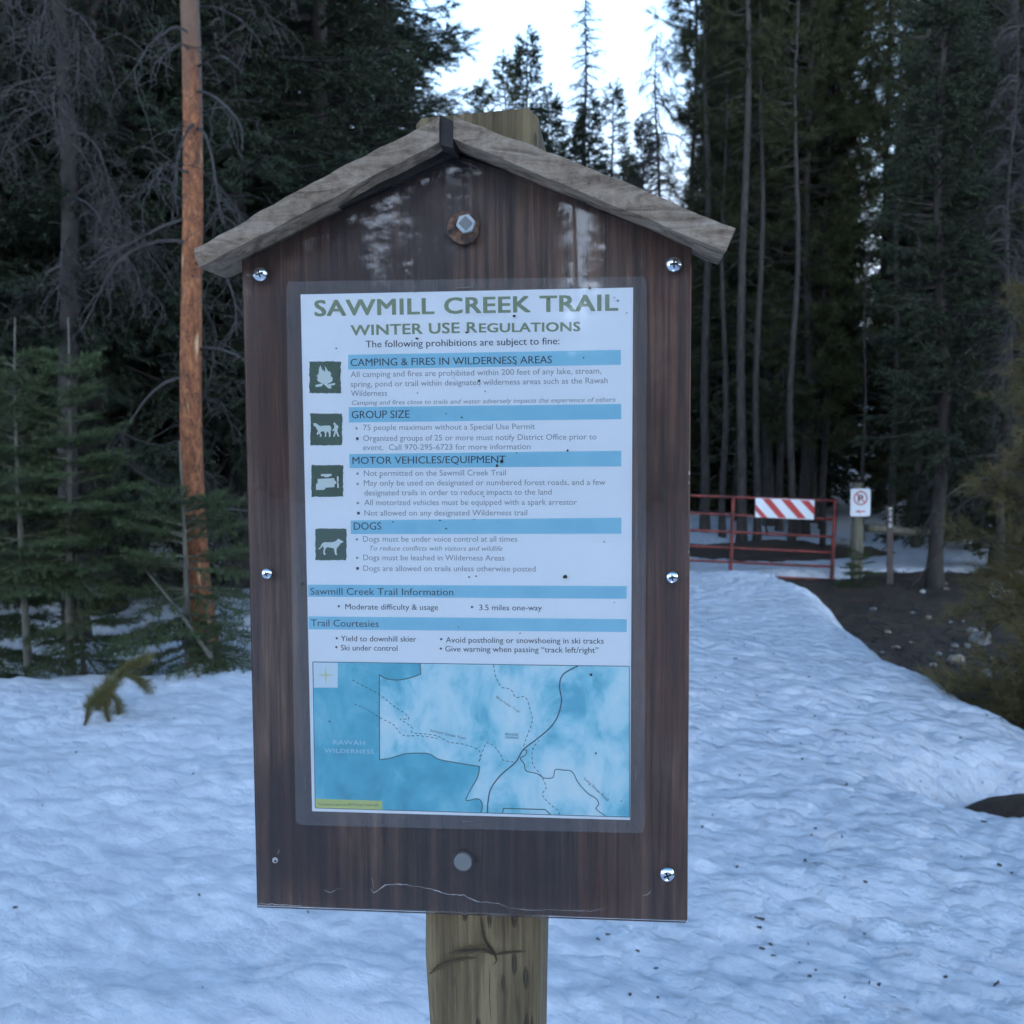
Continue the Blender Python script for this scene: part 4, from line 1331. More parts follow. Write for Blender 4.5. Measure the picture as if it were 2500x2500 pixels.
# ------------------------------------------------------------------ trees
def blade_template(n, length, width, spread, seed, y0=0.0, y1=0.85):
    """needles round an axis +Y of unit length: n narrow triangles"""
    rs = np.random.default_rng(seed)
    V = []; 
    for i in range(n):
        ph = i * 2.399963 + rs.uniform(-.3, .3); y = y0 + (y1 - y0) * (i + rs.random()) / n
        rad = np.array([math.cos(ph), 0, math.sin(ph)])
        d = rad * math.sin(spread) + np.array([0, 1, 0]) * math.cos(spread)
        sd = np.cross(d, rs.normal(0, 1, 3)); sd /= np.linalg.norm(sd)
        p = np.array([0, y, 0]); L = length * rs.uniform(.75, 1.15)
        V += [p - sd * width / 2, p + sd * width / 2, p + d * L]
    V = np.array(V); return V, np.arange(len(V)).reshape(-1, 3)


T_SPRUCE = blade_template(13, 0.40, 0.105, math.radians(42), 1)
T_FAR = blade_template(8, 0.50, 0.17, math.radians(38), 2)
T_PINE = blade_template(16, 0.62, 0.06, math.radians(48), 3, 0.25, 1.0)
T_LONG = blade_template(30, 0.60, 0.034, math.radians(46), 4, 0.0, 1.0)
T_FIR = blade_template(26, 0.30, 0.055, math.radians(58), 5, 0.0, 1.0)


def unit(a): return a / (np.linalg.norm(a, axis=-1, keepdims=True) + 1e-9)


def place(T, P, A, s, rs):
    """copies of a needle template at P along A, size s -> verts, faces"""
    tv, tf = T
    A = unit(A); n = len(P)
    R = unit(rs.normal(0, 1, (n, 3)))
    B = unit(np.cross(A, R)); C = np.cross(B, A)
    V = P[:, None] + s[:, None, None] * (tv[None, :, 0, None] * B[:, None] + tv[None, :, 1, None] * A[:, None] + tv[None, :, 2, None] * C[:, None])
    F = tf[None] + (np.arange(n) * len(tv))[:, None, None]
    return V.reshape(-1, 3), F.reshape(-1, 3)


def sticks(P, Q, r0, r1):
    """three-sided tapered sticks from P to Q, as triangles"""
    n = len(P); d = unit(Q - P)
    ref = np.where(np.abs(d[:, 2:3]) < .9, np.array([[0, 0, 1.0]]), np.array([[1.0, 0, 0]]))
    a = unit(np.cross(d, ref)); b_ = np.cross(d, a)
    V = np.empty((n, 6, 3))
    for k in range(3):
        c = math.cos(k * 2.0944) * a + math.sin(k * 2.0944) * b_
        V[:, k] = P + c * np.reshape(r0, (-1, 1)); V[:, k + 3] = Q + c * np.reshape(r1, (-1, 1))
    t = np.array([(0, 1, 4), (0, 4, 3), (1, 2, 5), (1, 5, 4), (2, 0, 3), (2, 3, 5)])
    F = t[None] + (np.arange(n) * 6)[:, None, None]
    return V.reshape(-1, 3), F.reshape(-1, 3)


def path_sticks(path, r0, r1):
    k = len(path); r = np.linspace(r0, r1, k)
    return path[:-1], path[1:], r[:-1], r[1:]


class Acc:
    def __init__(self): self.V = []; self.F = []; self.M = []; self.n = 0; self.sp = []
    def add(self, V, F, mi):
        self.V.append(V); self.F.append(F + self.n); self.M.append(np.full(len(F), mi)); self.n += len(V)
    def stick(self, path, r0, r1): self.sp.append(path_sticks(np.asarray(path), r0, r1))
    def mesh(self, name, mats, wood=1):
        if self.sp:
            P, Q, a, c = [np.concatenate(k) for k in zip(*self.sp)]
            V, F = sticks(P, Q, a, c); self.add(V, F, wood)
        return mesh_tris(name, np.concatenate(self.V), np.concatenate(self.F), np.concatenate(self.M), mats)


def trunk_mesh(h, r, mtl, rs, lean=0.0, top=0.05, sides=12, flare=1.5):
    mb = MB(); k = 26
    z = np.linspace(-0.5, h, k)
    x = lean * z + 0.03 * np.sin(z * .7 + rs.uniform(0, 6)) * np.clip(z, 0, 2); y = 0.03 * np.sin(z * .9 + rs.uniform(0, 6)) * np.clip(z, 0, 2)
    rad = r * (top + (1 - top) * (1 - np.clip(z, 0, None) / h)) * (1 + (flare - 1) * np.exp(-np.clip(z, 0, None) / .22))
    pts = np.stack([x, y, z], 1)
    mb.tube(pts, rad, sides)
    me = bpy.data.meshes.new('trunk'); me.from_pydata(np.concatenate(mb.v).tolist(), [], mb.f); me.materials.append(mtl)
    me.polygons.foreach_set('use_smooth', [True] * len(me.polygons)); me.update()
    return me, (lambda q: np.array([np.interp(q, z, x), np.interp(q, z, y), q]))


def spruce(seed, h, r, z0, step, per, tuft, T, fol, bark, tr, up0=-20, up1=38, dens=1.0, pw=.75, gap=0.0, twl=.36, tipup=.22, sag=.42):
    """dense drooping conifer: whorled limbs, side twigs, needles on every twig"""
    rs = np.random.default_rng(seed)
    tm, ax = trunk_mesh(h, tr, bark, rs)
    A = Acc(); P = []; D = []; Sz = []
    z = z0
    while z < h - .12:
        f = z / h
        for k in range(per):
            if rs.random() < gap: continue
            L = r * max(1 - f, .02) ** pw * rs.uniform(.72, 1.12)
            if z < z0 + .12 * h: L *= rs.uniform(.6, 1.0)
            a = rs.uniform(0, 2 * math.pi); zz = z + rs.uniform(-.5, .5) * step
            e = math.radians(up0 + (up1 - up0) * f + rs.uniform(-9, 9))
            hd = np.array([math.cos(a), math.sin(a), 0]); sd = np.array([-hd[1], hd[0], 0])
            n = max(4, int(L / .22)); t = np.linspace(0, 1, n)
            bend = rs.uniform(-.15, .15)
            pth = ax(zz)[None] + L * (t[:, None] * hd[None] * math.cos(e) + (bend * t ** 2)[:, None] * sd[None])
            pth[:, 2] += L * (t * math.sin(e) - sag * (1 - f * .7) * t ** 2 * .55 + tipup * t ** 3.5)
            A.stick(pth, .012 + .008 * L, .003)
            tang = np.gradient(pth, axis=0)
            m = max(3, int(L * (1 - .10) / .085 * dens))
            ts = np.sort(.10 + .90 * rs.random(m) ** .8)
            for q in ts:
                c = np.array([np.interp(q, t, pth[:, j]) for j in range(3)]); tg = unit(np.array([np.interp(q, t, tang[:, j]) for j in range(3)]))
                side = 1 if rs.random() < .5 else -1
                l2 = (twl * L ** .6 * (1 - .62 * q) + .06) * rs.uniform(.6, 1.2)
                d2 = unit(tg * rs.uniform(.55, 1.0) + side * sd * rs.uniform(.6, 1.0) + np.array([0, 0, rs.uniform(-.50, .12)]))
                nn = max(1, int(l2 / (tuft * .55)))
                w = (np.arange(nn) + .3) / nn
                pp = c[None] + d2[None] * (w * l2)[:, None] + np.array([0, 0, -1.0])[None] * (.25 * l2 * w ** 2)[:, None]
                P.append(pp); D.append(np.repeat((d2 + np.array([0, 0, -.25]))[None], nn, 0)); Sz.append(np.full(nn, tuft) * rs.uniform(.8, 1.2, nn))
                if l2 > .18: A.stick(np.array([c, pp[-1]]), .004, .0015)
            P.append(pth[-1:]); D.append(tang[-1:]); Sz.append(np.array([tuft * 1.1]))
        z += step * rs.uniform(.85, 1.15) * (1 - .35 * f)
    P.append(ax(h - .1)[None]); D.append(np.array([[0, 0, 1.0]])); Sz.append(np.array([tuft * 1.5]))
    P = np.concatenate(P); D = np.concatenate(D); Sz = np.concatenate(Sz)
    D = unit(D) + rs.normal(0, .22, D.shape)
    V, F = place(T, P, D, Sz, rs); A.add(V, F, 0)
    return tm, A.mesh('crown', [fol, bark])


def lodgepole(seed, h, r, z0, step, per, tuft, T, fol, bark, tr, dead_from=1.2, gap=.1, lean=0.0):
    """tall bare-trunked pine: snapped dead twigs low, tufted limbs above z0"""
    rs = np.random.default_rng(seed)
    tm, ax = trunk_mesh(h, tr, bark, rs, lean)
    A = Acc(); P = []; D = []; Sz = []
    for q in np.arange(dead_from, z0 + .2 * h, .16):
        a = rs.uniform(0, 6.283); L = rs.uniform(.15, .8)
        hd = np.array([math.cos(a), math.sin(a), rs.uniform(-.5, .2)])
        t = np.linspace(0, 1, 5)[:, None]
        pth = ax(q)[None] + hd[None] * L * t + np.array([0, 0, -.25 * L])[None] * t ** 2 + rs.normal(0, .02, (5, 3)) * t
        A.stick(pth, .010, .003)
        for w in range(3):
            c = pth[rs.integers(1, 5)]; A.stick(np.array([c, c + rs.normal(0, .12, 3)]), .004, .0015)
    z = z0
    while z < h - .1:
        f = (z - z0) / (h - z0)
        prof = min(1.0, .45 + f * 1.8) * max(1 - f, .03) ** .6
        for k in range(per):
            if rs.random() < gap: continue
            L = r * prof * rs.uniform(.5, 1.2)
            a = rs.uniform(0, 6.283); zz = z + rs.uniform(-.5, .5) * step
            e = math.radians(-18 + 55 * f + rs.uniform(-14, 14))
            hd = np.array([math.cos(a) * math.cos(e), math.sin(a) * math.cos(e), math.sin(e)])
            n = 6; t = np.linspace(0, 1, n)
            pth = ax(zz)[None] + hd[None] * (L * t)[:, None]; pth[:, 2] += L * .3 * t ** 2.2
            A.stick(pth, .010 + .008 * L, .004)
            m = max(3, int(L / .10))
            for q in .22 + .78 * rs.random(m) ** .75:
                c = np.array([np.interp(q, t, pth[:, j]) for j in range(3)])
                d2 = unit(hd + rs.normal(0, .55, 3) + np.array([0, 0, .35]))
                l2 = rs.uniform(.05, .30) * (1.15 - .4 * q)
                A.stick(np.array([c, c + d2 * l2]), .004, .002)
                nn = 2
                P.append(c[None] + d2[None] * l2 * np.array([[.35], [.85]])); D.append(np.repeat(d2[None], nn, 0)); Sz.append(tuft * rs.uniform(.75, 1.25, nn))
            P.append(pth[-1:]); D.append(hd[None] + np.array([[0, 0, .4]])); Sz.append(np.array([tuft * 1.2]))
        z += step * rs.uniform(.8, 1.2)
    P = np.concatenate(P); D = unit(np.concatenate(D)); Sz = np.concatenate(Sz)
    V, F = place(T, P, D + rs.normal(0, .2, D.shape), Sz, rs); A.add(V, F, 0)
    return tm, A.mesh('crown', [fol, bark])


def wander(rs, p, d, L, n, droop, jit):
    pts = [np.array(p)]; d = unit(np.array(d, float))
    for i in range(n):
        d = unit(d + rs.normal(0, jit, 3) + np.array([0, 0, -droop])); pts.append(pts[-1] + d * L / n)
    return np.array(pts)


def dead_tree(seed, h, tr, bark, z0, z1, count, Lb, droop, twmat, hang=.10, subs=16, lean=0.0, el=(.0, .5), thin=1.0, top=.05):
    """dead conifer: arching limbs hung with fine bare twigs"""
    rs = np.random.default_rng(seed)
    tm, ax = trunk_mesh(h, tr, bark, rs, lean, top)
    A = Acc()
    for i in range(count):
        q = z0 + (z1 - z0) * (i + rs.random()) / count
        a = rs.uniform(0, 6.283); L = Lb * rs.uniform(.45, 1.15) * (1 - .75 * max(0, (q - z0) / (h - z0)))
        e = rs.uniform(*el)
        pth = wander(rs, ax(q), (math.cos(a) * math.cos(e), math.sin(a) * math.cos(e), math.sin(e)), L, 9, droop, .10)
        A.stick(pth, (.008 + .006 * L) * thin, .003 * thin)
        for k in range(int(subs * max(L, .4))):
            j = rs.uniform(2, 9); i0 = int(j); i1 = min(i0 + 1, 9)
            c = pth[i0] + (pth[i1] - pth[i0]) * (j - i0)
            tg = unit(pth[i1] - pth[i0 - 1])
            d2 = unit(tg * .5 + rs.normal(0, .6, 3))
            p2 = wander(rs, c, d2, rs.uniform(.15, .55) * (.5 + .5 * L / Lb), 5, hang, .24)
            A.stick(p2, .0042 * thin, .0016 * thin)
            for w in range(3):
                c2 = p2[rs.integers(1, 6)]
                A.stick(wander(rs, c2, rs.normal(0, 1, 3), rs.uniform(.05, .2), 3, hang, .35), .0024 * thin, .0013 * thin)
    return tm, A.mesh('dead_branches', [twmat], 0)


def sapling(seed, h, r, z0, fol, bark, tr, T=T_FIR, tuft=.095, whorl=.12, per=6, up=22, leader=.28, lean=0.0):
    """young fir: bare leader, tidy whorls of flat sprays rising a little"""
    rs = np.random.default_rng(seed)
    tm, ax = trunk_mesh(h, tr, bark, rs, lean, .16, 8, 1.1)
    A = Acc(); P = []; D = []; Sz = []
    z = z0
    while z < h - leader * .55:
        f = z / h
        for k in range(per):
            L = r * max(1 - f, .05) ** .8 * rs.uniform(.7, 1.15) + .05
            a = rs.uniform(0, 6.283); e = math.radians(-22 + (up + 22) * min(1, f * 1.35) + rs.uniform(-8, 8))
            hd = np.array([math.cos(a), math.sin(a), 0]); sd = np.array([-hd[1], hd[0], 0])
            t = np.linspace(0, 1, 6)
            pth = ax(z + rs.uniform(-.04, .04))[None] + L * (t[:, None] * hd[None] * math.cos(e)); pth[:, 2] += L * (t * math.sin(e) - .15 * t ** 2 + .12 * t ** 4)
            A.stick(pth, .006, .002)
            n1 = max(3, int(L / .038))
            w = (np.arange(n1) + .5) / n1
            P.append(np.stack([np.interp(w, t, pth[:, j]) for j in range(3)], 1)); D.append(np.repeat((hd * math.cos(e) + np.array([0, 0, math.sin(e)]))[None], n1, 0)); Sz.append(np.full(n1, tuft * .8))
            for q in np.linspace(.2, .92, max(2, int(L / .055))):
                for side in (1, -1):
                    c = np.array([np.interp(q, t, pth[:, j]) for j in range(3)])
                    l2 = .52 * L * (1 - q * .8) * rs.uniform(.6, 1.1)
                    d2 = unit(hd * .75 + side * sd * .75 + np.array([0, 0, math.sin(e) * .9 - .05]))
                    nn = max(1, int(l2 / .042)); ww = (np.arange(nn) + .5) / nn
                    pp = c[None] + d2[None] * (ww * l2)[:, None]
                    A.stick(np.array([c, c + d2 * l2]), .003, .0012)
                    P.append(pp); D.append(np.repeat(d2[None], nn, 0)); Sz.append(np.full(nn, tuft) * rs.uniform(.8, 1.15, nn))
        z += whorl * rs.uniform(.8, 1.2)
    P = np.concatenate(P); D = np.concatenate(D); Sz = np.concatenate(Sz)
    V, F = place(T, P, unit(D) + rs.normal(0, .12, D.shape), Sz, rs); A.add(V, F, 0)
    return tm, A.mesh('crown', [fol, bark])


PROTO = {}
PROTO['spruceA'] = spruce(1, 14, 2.7, 1.0, .27, 8, .125, T_SPRUCE, M['spruce'], M['bark'], .17, dens=1.0)
PROTO['spruceB'] = spruce(2, 15, 2.3, 1.1, .29, 8, .13, T_SPRUCE, M['spruce'], M['bark'], .16, up0=-26, dens=.95, gap=.08)
PROTO['spruceC'] = spruce(3, 12, 1.9, .8, .27, 7, .13, T_SPRUCE, M['spruce'], M['bark'], .14, dens=.95)
PROTO['narrow'] = spruce(4, 13, 1.25, .5, .30, 8, .22, T_FAR, M['spruce'], M['bark'], .13, up0=-22, up1=25, dens=1.15, pw=.62, twl=.42)
PROTO['narrow2'] = spruce(5, 13, 1.0, 1.5, .38, 6, .20, T_FAR, M['pine'], M['bark'], .12, up0=-16, up1=30, dens=1.0, pw=.55, gap=.12, twl=.40)
PROTO['bushy'] = spruce(15, 12, 1.9, .6, .30, 7, .20, T_FAR, M['pine'], M['bark'], .13, up0=-18, up1=35, dens=1.0, gap=.1)
PROTO['spruceD'] = spruce(16, 12, 1.15, 1.9, .22, 9, .13, T_SPRUCE, M['spruce'], M['bark'], .10, up0=-12, dens=1.35)
PROTO['spruceE'] = spruce(17, 12, 1.75, .3, .27, 8, .13, T_SPRUCE, M['spruce'], M['bark'], .11, dens=1.0)
PROTO['poleA'] = lodgepole(6, 19, 1.7, 5.0, .28, 7, .23, T_PINE, M['pine'], M['greybark'], .115)
PROTO['poleB'] = lodgepole(7, 20, 1.5, 3.6, .28, 6, .23, T_PINE, M['pine'], M['greybark'], .105, gap=.15)
PROTO['poleC'] = lodgepole(8, 17, 1.8, 2.0, .26, 8, .24, T_PINE, M['pine'], M['bark'], .10)
PROTO['poleD'] = lodgepole(9, 18, 1.3, 9.5, .33, 5, .21, T_PINE, M['pine'], M['greybark'], .095)
PROTO['snag'] = dead_tree(10, 22, .25, M['greybark'], 3.0, 21.5, 210, 2.4, .05, M['darktwig'], .10, 9, el=(-.25, .15), thin=3.4)
PROTO['droop'] = dead_tree(12, 15, .12, M['bark'], 2.5, 14.5, 150, 2.6, .20, M['darktwig'], .30, 16, el=(.0, .5), thin=1.8)
PROTO['barepole'] = dead_tree(13, 14, .10, M['greybark'], 4.0, 13.5, 50, .9, .03, M['darktwig'], .04, 5, el=(-.2, .3), thin=1.8)


def plant(kind, name, x, y, sc=1.0, label=None, cat='tree', group=None, rz=None, dz=0.0, lean=(0, 0), szr=1.0):
    tm, cm = PROTO[kind]
    e = empty(name, (x, y, top_z(x, y) + dz), rng.uniform(0, 6.28) if rz is None else rz)
    e.rotation_euler = (lean[0], lean[1], e.rotation_euler[2]) if rz is None else (lean[0], lean[1], rz)
    e.scale = (sc * szr, sc * szr, sc)
    tag(e, label, cat, group)
    put(bpy.data.objects.new('trunk', tm), e); put(bpy.data.objects.new(cm.name.split('.')[0], cm), e)
    return e

# --- left side, near
PROTO['orange'] = dead_tree(21, 13, .084, M['orange'], .8, 12.5, 74, 1.35, .15, M['twig'], .22, 11, el=(-.1, .35), top=.45)
plant('orange', 'dead_pine', at(488, 7.75), 7.75, 1.0, 'dead conifer with flaking orange trunk and drooping bare grey branches', rz=0.0, lean=(0, -.012))
PROTO['greydroop'] = dead_tree(22, 13, .085, M['bark'], 2.9, 12.0, 95, 1.2, .20, M['twig'], .30, 34, el=(-.1, .4))
plant('greydroop', 'dead_spruce', at(175, 8.6), 8.6, 1.0, 'dead tree hung with tangled grey lichen twigs left of the orange trunk', rz=2.0)
PROTO['firA'] = sapling(23, 2.32, .58, .72, M['fir'], M['palebark'], .026, lean=.012)
PROTO['firB'] = sapling(24, 2.30, .62, .68, M['fir'], M['palebark'], .030, leader=.3, lean=.02)
PROTO['firC'] = sapling(25, 1.35, .42, .05, M['fir'], M['palebark'], .020)
PROTO['firD'] = sapling(26, 1.05, .42, .02, M['fir'], M['palebark'], .018)
plant('firA', 'fir_sapling', at(52, 6.95), 6.95, 1.03, 'slim young fir with a bare leader nearest the left edge', 'sapling', rz=.5)
plant('firB', 'fir_sapling', at(155, 6.95), 6.95, 1.03, 'taller looking young fir with pale stem, second from the left edge', 'sapling', rz=1.4)
plant('firC', 'fir_sapling', at(188, 7.05), 7.05, 1.0, 'short fir sapling just right of the two slim young firs', 'sapling', rz=2.2)
plant('firD', 'fir_sapling', at(448, 7.0), 7.0, 1.42, 'small bushy fir at the foot of the orange trunk', 'sapling', rz=.2)
plant('firD', 'fir_sapling', at(505, 6.7), 6.7, .42, 'tiny fir poking from the snow in front of the orange trunk', 'sapling', rz=1.2, dz=-.05)
plant('firC', 'fir_sapling', at(-60, 7.3), 7.3, 1.5, 'fir sapling cut off by the left edge of the view', 'sapling', rz=3.2)
mb = MB()
a = W(345, 1375, 7.1); c = W(505, 1590, 6.6); o = np.array([c[0], c[1], top_z(float(c[0]), float(c[1]))])
mb.tube([(c + (a - c) * s) - o + np.array([0, 0, .015 * math.sin(s * 4)]) for s in np.linspace(-.06, 1, 9)], np.linspace(.014, .007, 9), 7)
ob = mb.build('leaning_stick', M['palebark'], None, smooth=True); ob.location = tuple(float(k) for k in o)
tag(ob, 'pale bare stick leaning across the small fir under the orange trunk', 'stick')


def bent_sapling(strands, d, fol, T, tuft, label, seed=1):
    """needled strands of a bent young pine: points are (column, row) at the distance d"""
    rs = np.random.default_rng(seed)
    p0 = W(*strands[0][0], d)
    o = np.array([p0[0], p0[1], top_z(float(p0[0]), float(p0[1]))])
    A = Acc(); P = []; D = []; Z = []
    for k, (pts) in enumerate(strands):
        p = np.array([W(u, v, d + .04 * k + .02 * i) for i, (u, v) in enumerate(pts)]) - o
        a = smooth_path(p[:, [0, 2]], 8)
        q = np.stack([a[:, 0], np.interp(np.linspace(0, 1, len(a)), np.linspace(0, 1, len(p)), p[:, 1]), a[:, 1]], 1)
        A.stick(q, .007, .0035)
        tg = unit(np.gradient(q, axis=0))
        L = np.linalg.norm(np.diff(q, axis=0), axis=1).sum()
        for w in np.linspace(.0, 1, max(6, int(L / .0055))):
            x = w * (len(q) - 1); c = np.array([np.interp(x, np.arange(len(q)), q[:, j]) for j in range(3)])
            P.append(c); D.append(tg[int(x)]); Z.append(tuft * rs.uniform(.7, 1.1) * (.75 + .35 * w))
    V, F = place(T, np.array(P), unit(np.array(D)) + rs.normal(0, .22, (len(P), 3)), np.array(Z), rs); A.add(V, F, 0)
    o[2] -= .035; e = empty('pine_sapling', tuple(float(k) for k in o)); tag(e, label, 'sapling')
    put(bpy.data.objects.new('foliage', A.mesh('foliage', [fol, M['bark']])), e)
    return e


bent_sapling([[(205, 1760), (222, 1703), (258, 1672), (300, 1628), (338, 1606)], [(268, 1760), (258, 1712), (258, 1675)], [(298, 1630), (325, 1640), (346, 1654)], [(256, 1674), (278, 1690), (287, 1712)], [(238, 1762), (240, 1715), (256, 1678)], [(204, 1762), (212, 1728), (236, 1698)], [(276, 1760), (266, 1728), (254, 1700)], [(226, 1764), (236, 1732), (250, 1704)]],
             5.55, M['brush'], T_LONG, .088, 'young pine bent over and poking out of the open snow at left', 3)
# ------------------------------------------------------------------ forest stands
def stand(rows):
    for kind, name, u, d, sc, label, cat, group in rows:
        plant(kind, name, at(u, d), d, sc, label, cat, group)


stand([
    ('spruceA', 'spruce_tree', 785, 11.8, .88, 'large dense spruce filling the view above the left roof plank', 'tree', None),
    ('spruceB', 'spruce_tree', 585, 10.6, 1.0, 'dark spruce right behind the orange trunk', 'tree', None),
    ('spruceE', 'spruce_tree', 330, 10.2, 1.0, 'dark spruce between the orange trunk and the young firs', 'tree', None),
    ('spruceC', 'spruce_tree', 245, 9.7, 1.0, 'dark spruce close behind the dead tree hung with grey twigs', 'tree', None),
    ('spruceB', 'spruce_tree', 30, 10.4, 1.0, 'dark spruce behind the young firs by the left edge', 'tree', None),
    ('spruceA', 'spruce_tree', -330, 9.5, 1.0, 'dark spruce reaching in from beyond the left edge', 'tree', None),
])
G1 = 'dark spruces of the left wood'
L1 = 'dark spruce in the shaded wood behind the front spruces at left'
for u, d, k, s in ((180, 13.2, 'spruceA', 1.1), (395, 13.6, 'spruceC', 1.25), (700, 14.2, 'spruceB', 1.1), (-150, 13.5, 'spruceC', 1.2), (940, 15.5, 'spruceC', 1.1), (60, 17, 'spruceA', 1.2), (320, 17.5, 'spruceB', 1.2), (570, 18, 'spruceA', 1.15),
                   (820, 19, 'spruceB', 1.1), (-80, 20, 'spruceB', 1.25), (200, 21.5, 'spruceC', 1.5), (440, 22, 'spruceA', 1.25), (690, 23, 'spruceC', 1.4), (20, 26, 'spruceA', 1.3), (280, 27, 'spruceB', 1.3), (520, 28, 'spruceC', 1.6), (780, 29, 'spruceA', 1.1), (960, 30, 'spruceC', 1.2)):
    plant(k, 'spruce_tree', at(u, d), d, s, L1, 'tree', G1)

# trees standing in the bright gap above the roof
def top_scale(h, u, v, d):
    """scale that brings a tree of height h at column u up to row v"""
    x = at(u, d); return (zat(v, d) - top_z(x, d)) / h


for kind, name, u, v, d, hh, label, szr in (
        ('narrow', 'spruce_tree', 1292, 78, 38, 13, 'pointed green conifer in the sky gap just left of the tall dead snag', 1.15),
        ('narrow2', 'spruce_tree', 1238, 150, 36, 13, 'pale green thin conifer at the left side of the sky gap', 1.3),
        ('narrow2', 'spruce_tree', 1190, 205, 34, 13, 'thin conifer above the top of the wooden post', 1.3),
        ('narrow', 'spruce_tree', 1354, 218, 34, 13, 'small dark pointed spruce right of the post top', 1.1),
        ('narrow', 'spruce_tree', 1440, 240, 33, 13, 'bushy green spruce at the foot of the tall dead snag', 1.25),
        ('narrow2', 'spruce_tree', 1493, 216, 35, 13, 'slim green conifer just right of the tall dead snag', 1.3),
        ('narrow', 'spruce_tree', 1566, 290, 40, 13, 'low dark spruce under the grey drooping dead tree', 1.2),
        ('narrow2', 'spruce_tree', 1388, 330, 44, 13, 'low conifer between the small spruce and the snag', 1.4),
        ('narrow', 'spruce_tree', 1330, 330, 47, 13, 'low conifer behind the small dark spruce right of the post', 1.4),
        ('narrow', 'spruce_tree', 1530, 370, 46, 13, 'low conifer behind the thin grey snags in the gap', 1.4),
        ('snag', 'dead_snag', 1425, -40, 36, 22, 'tall dead snag with short bare branches rising through the sky gap', 1.0),
        ('droop', 'dead_tree', 1602, 45, 31, 15, 'grey dead tree with hanging branches at the right of the sky gap', 1.0),
        ('barepole', 'dead_snag', 1522, 245, 37, 14, 'thin bare grey snag low in the sky gap', 1.0),
        ('barepole', 'dead_snag', 1533, 300, 39, 14, 'shorter thin bare snag beside the other thin one', 1.0)):
    s = top_scale(hh, u, v, d)
    e = plant(kind, name, at(u, d), d, s, label, 'tree' if 'spruce' in name else 'dead tree', szr=szr)
    if kind == 'snag': e.rotation_euler = (0, .012, 1.0)

stand([
    ('poleC', 'pine_tree', 1800, 24, 1.02, 'leafy pine at the right edge of the sky gap', 'tree', None),
    ('poleA', 'pine_tree', 1862, 26, 1.0, 'tall pine with a dark trunk just right of the gap pine', 'tree', None),
    ('poleB', 'pine_tree', 1880, 23, 1.05, 'tall straight pine with slender grey trunk left of the thicket', 'tree', None),
    ('poleD', 'pine_tree', 1722, 22, 1.0, 'pine with pale bare trunk just right of the roof end', 'tree', None),
    ('poleD', 'pine_tree', 1812, 19.5, .95, 'pine with pale bare trunk above the red gate', 'tree', None),
    ('poleC', 'pine_tree', 1965, 21, 1.05, 'bushy pine behind the striped panel', 'tree', None),
    ('poleC', 'pine_tree', 1985, 23.5, 1.1, 'bushy pine left of the snowy trail opening', 'tree', None),
    ('poleB', 'pine_tree', 2270, 24, 1.05, 'tall pine with dark trunk against bright sky at upper right', 'tree', None),
    ('poleA', 'pine_tree', 2330, 27, 1.05, 'tall pine with dark trunk, last before the upper right thicket', 'tree', None),
    ('spruceD', 'spruce_tree', 2288, 13.9, .92, 'dark spruce with exposed trunk foot beside the road marker', 'tree', None),
    ('spruceA', 'spruce_tree', 2400, 18.5, .66, 'dark drooping spruce right of the snowy trail opening', 'tree', None),
    ('spruceC', 'spruce_tree', 2460, 16, 1.2, 'dark spruce behind the olive pine at right', 'tree', None),
    ('barepole', 'dead_snag', 2108, 20, .42, 'thin leaning dead pole above the no parking sign', 'dead tree', None),
    ('droop', 'dead_tree', 2450, 13.6, .50, 'grey twiggy dead tree above the olive pine', 'dead tree', None),
    ('droop', 'dead_tree', 2560, 15.0, .8, 'grey twiggy dead tree in the top right corner', 'dead tree', None),
    ('droop', 'dead_tree', 1680, 29, .5, 'low grey dead tree just above the right roof end', 'dead tree', None),
])
G2 = 'pines of the right wood'
L2 = 'tall pine in the wood behind the red gate at right'
for u, d, k, s in ((1850, 20, 'poleD', .75), (1905, 22, 'poleD', .8), (1935, 19, 'poleD', .7), (2010, 22, 'poleD', .75), (2180, 21, 'poleD', .8), (2240, 19, 'poleD', .75), (2340, 24, 'poleD', .9), (1765, 21, 'poleD', .7), (1690, 27, 'poleD', 1.0), (1745, 31, 'poleB', .85), (1790, 30, 'poleC', .9), (1850, 31, 'poleC', 1.0), (1905, 28, 'poleB', 1.05), (1935, 33, 'poleC', 1.1), (1990, 30, 'poleA', 1.1), (1975, 34, 'poleC', .85), (1960, 27, 'poleC', .8),
                   (2225, 31, 'poleC', .75), (2150, 26, 'poleB', 1.0), (2280, 29, 'poleC', .72), (2260, 33, 'poleC', .75), (2390, 30, 'poleC', 1.0), (2350, 22, 'poleC', .62), (2430, 24, 'poleC', 1.1), (2520, 26, 'poleC', 1.1), (2600, 20, 'poleC', 1.1),
                   (1700, 40, 'poleC', .5), (1760, 42, 'poleC', .65), (1840, 44, 'poleC', .7), (1920, 42, 'poleC', .72), (1985, 44, 'poleC', .72), (2200, 46, 'poleC', .75), (2220, 43, 'poleC', .7), (2300, 40, 'poleC', .7), (2400, 42, 'poleC', .8), (2500, 38, 'poleC', .9)):
    plant(k, 'pine_tree', at(u, d), d, s, L2, 'tree', G2)
G3 = 'low spruces under the right wood'
L3 = 'low dark spruce in the undergrowth behind the red gate at right'
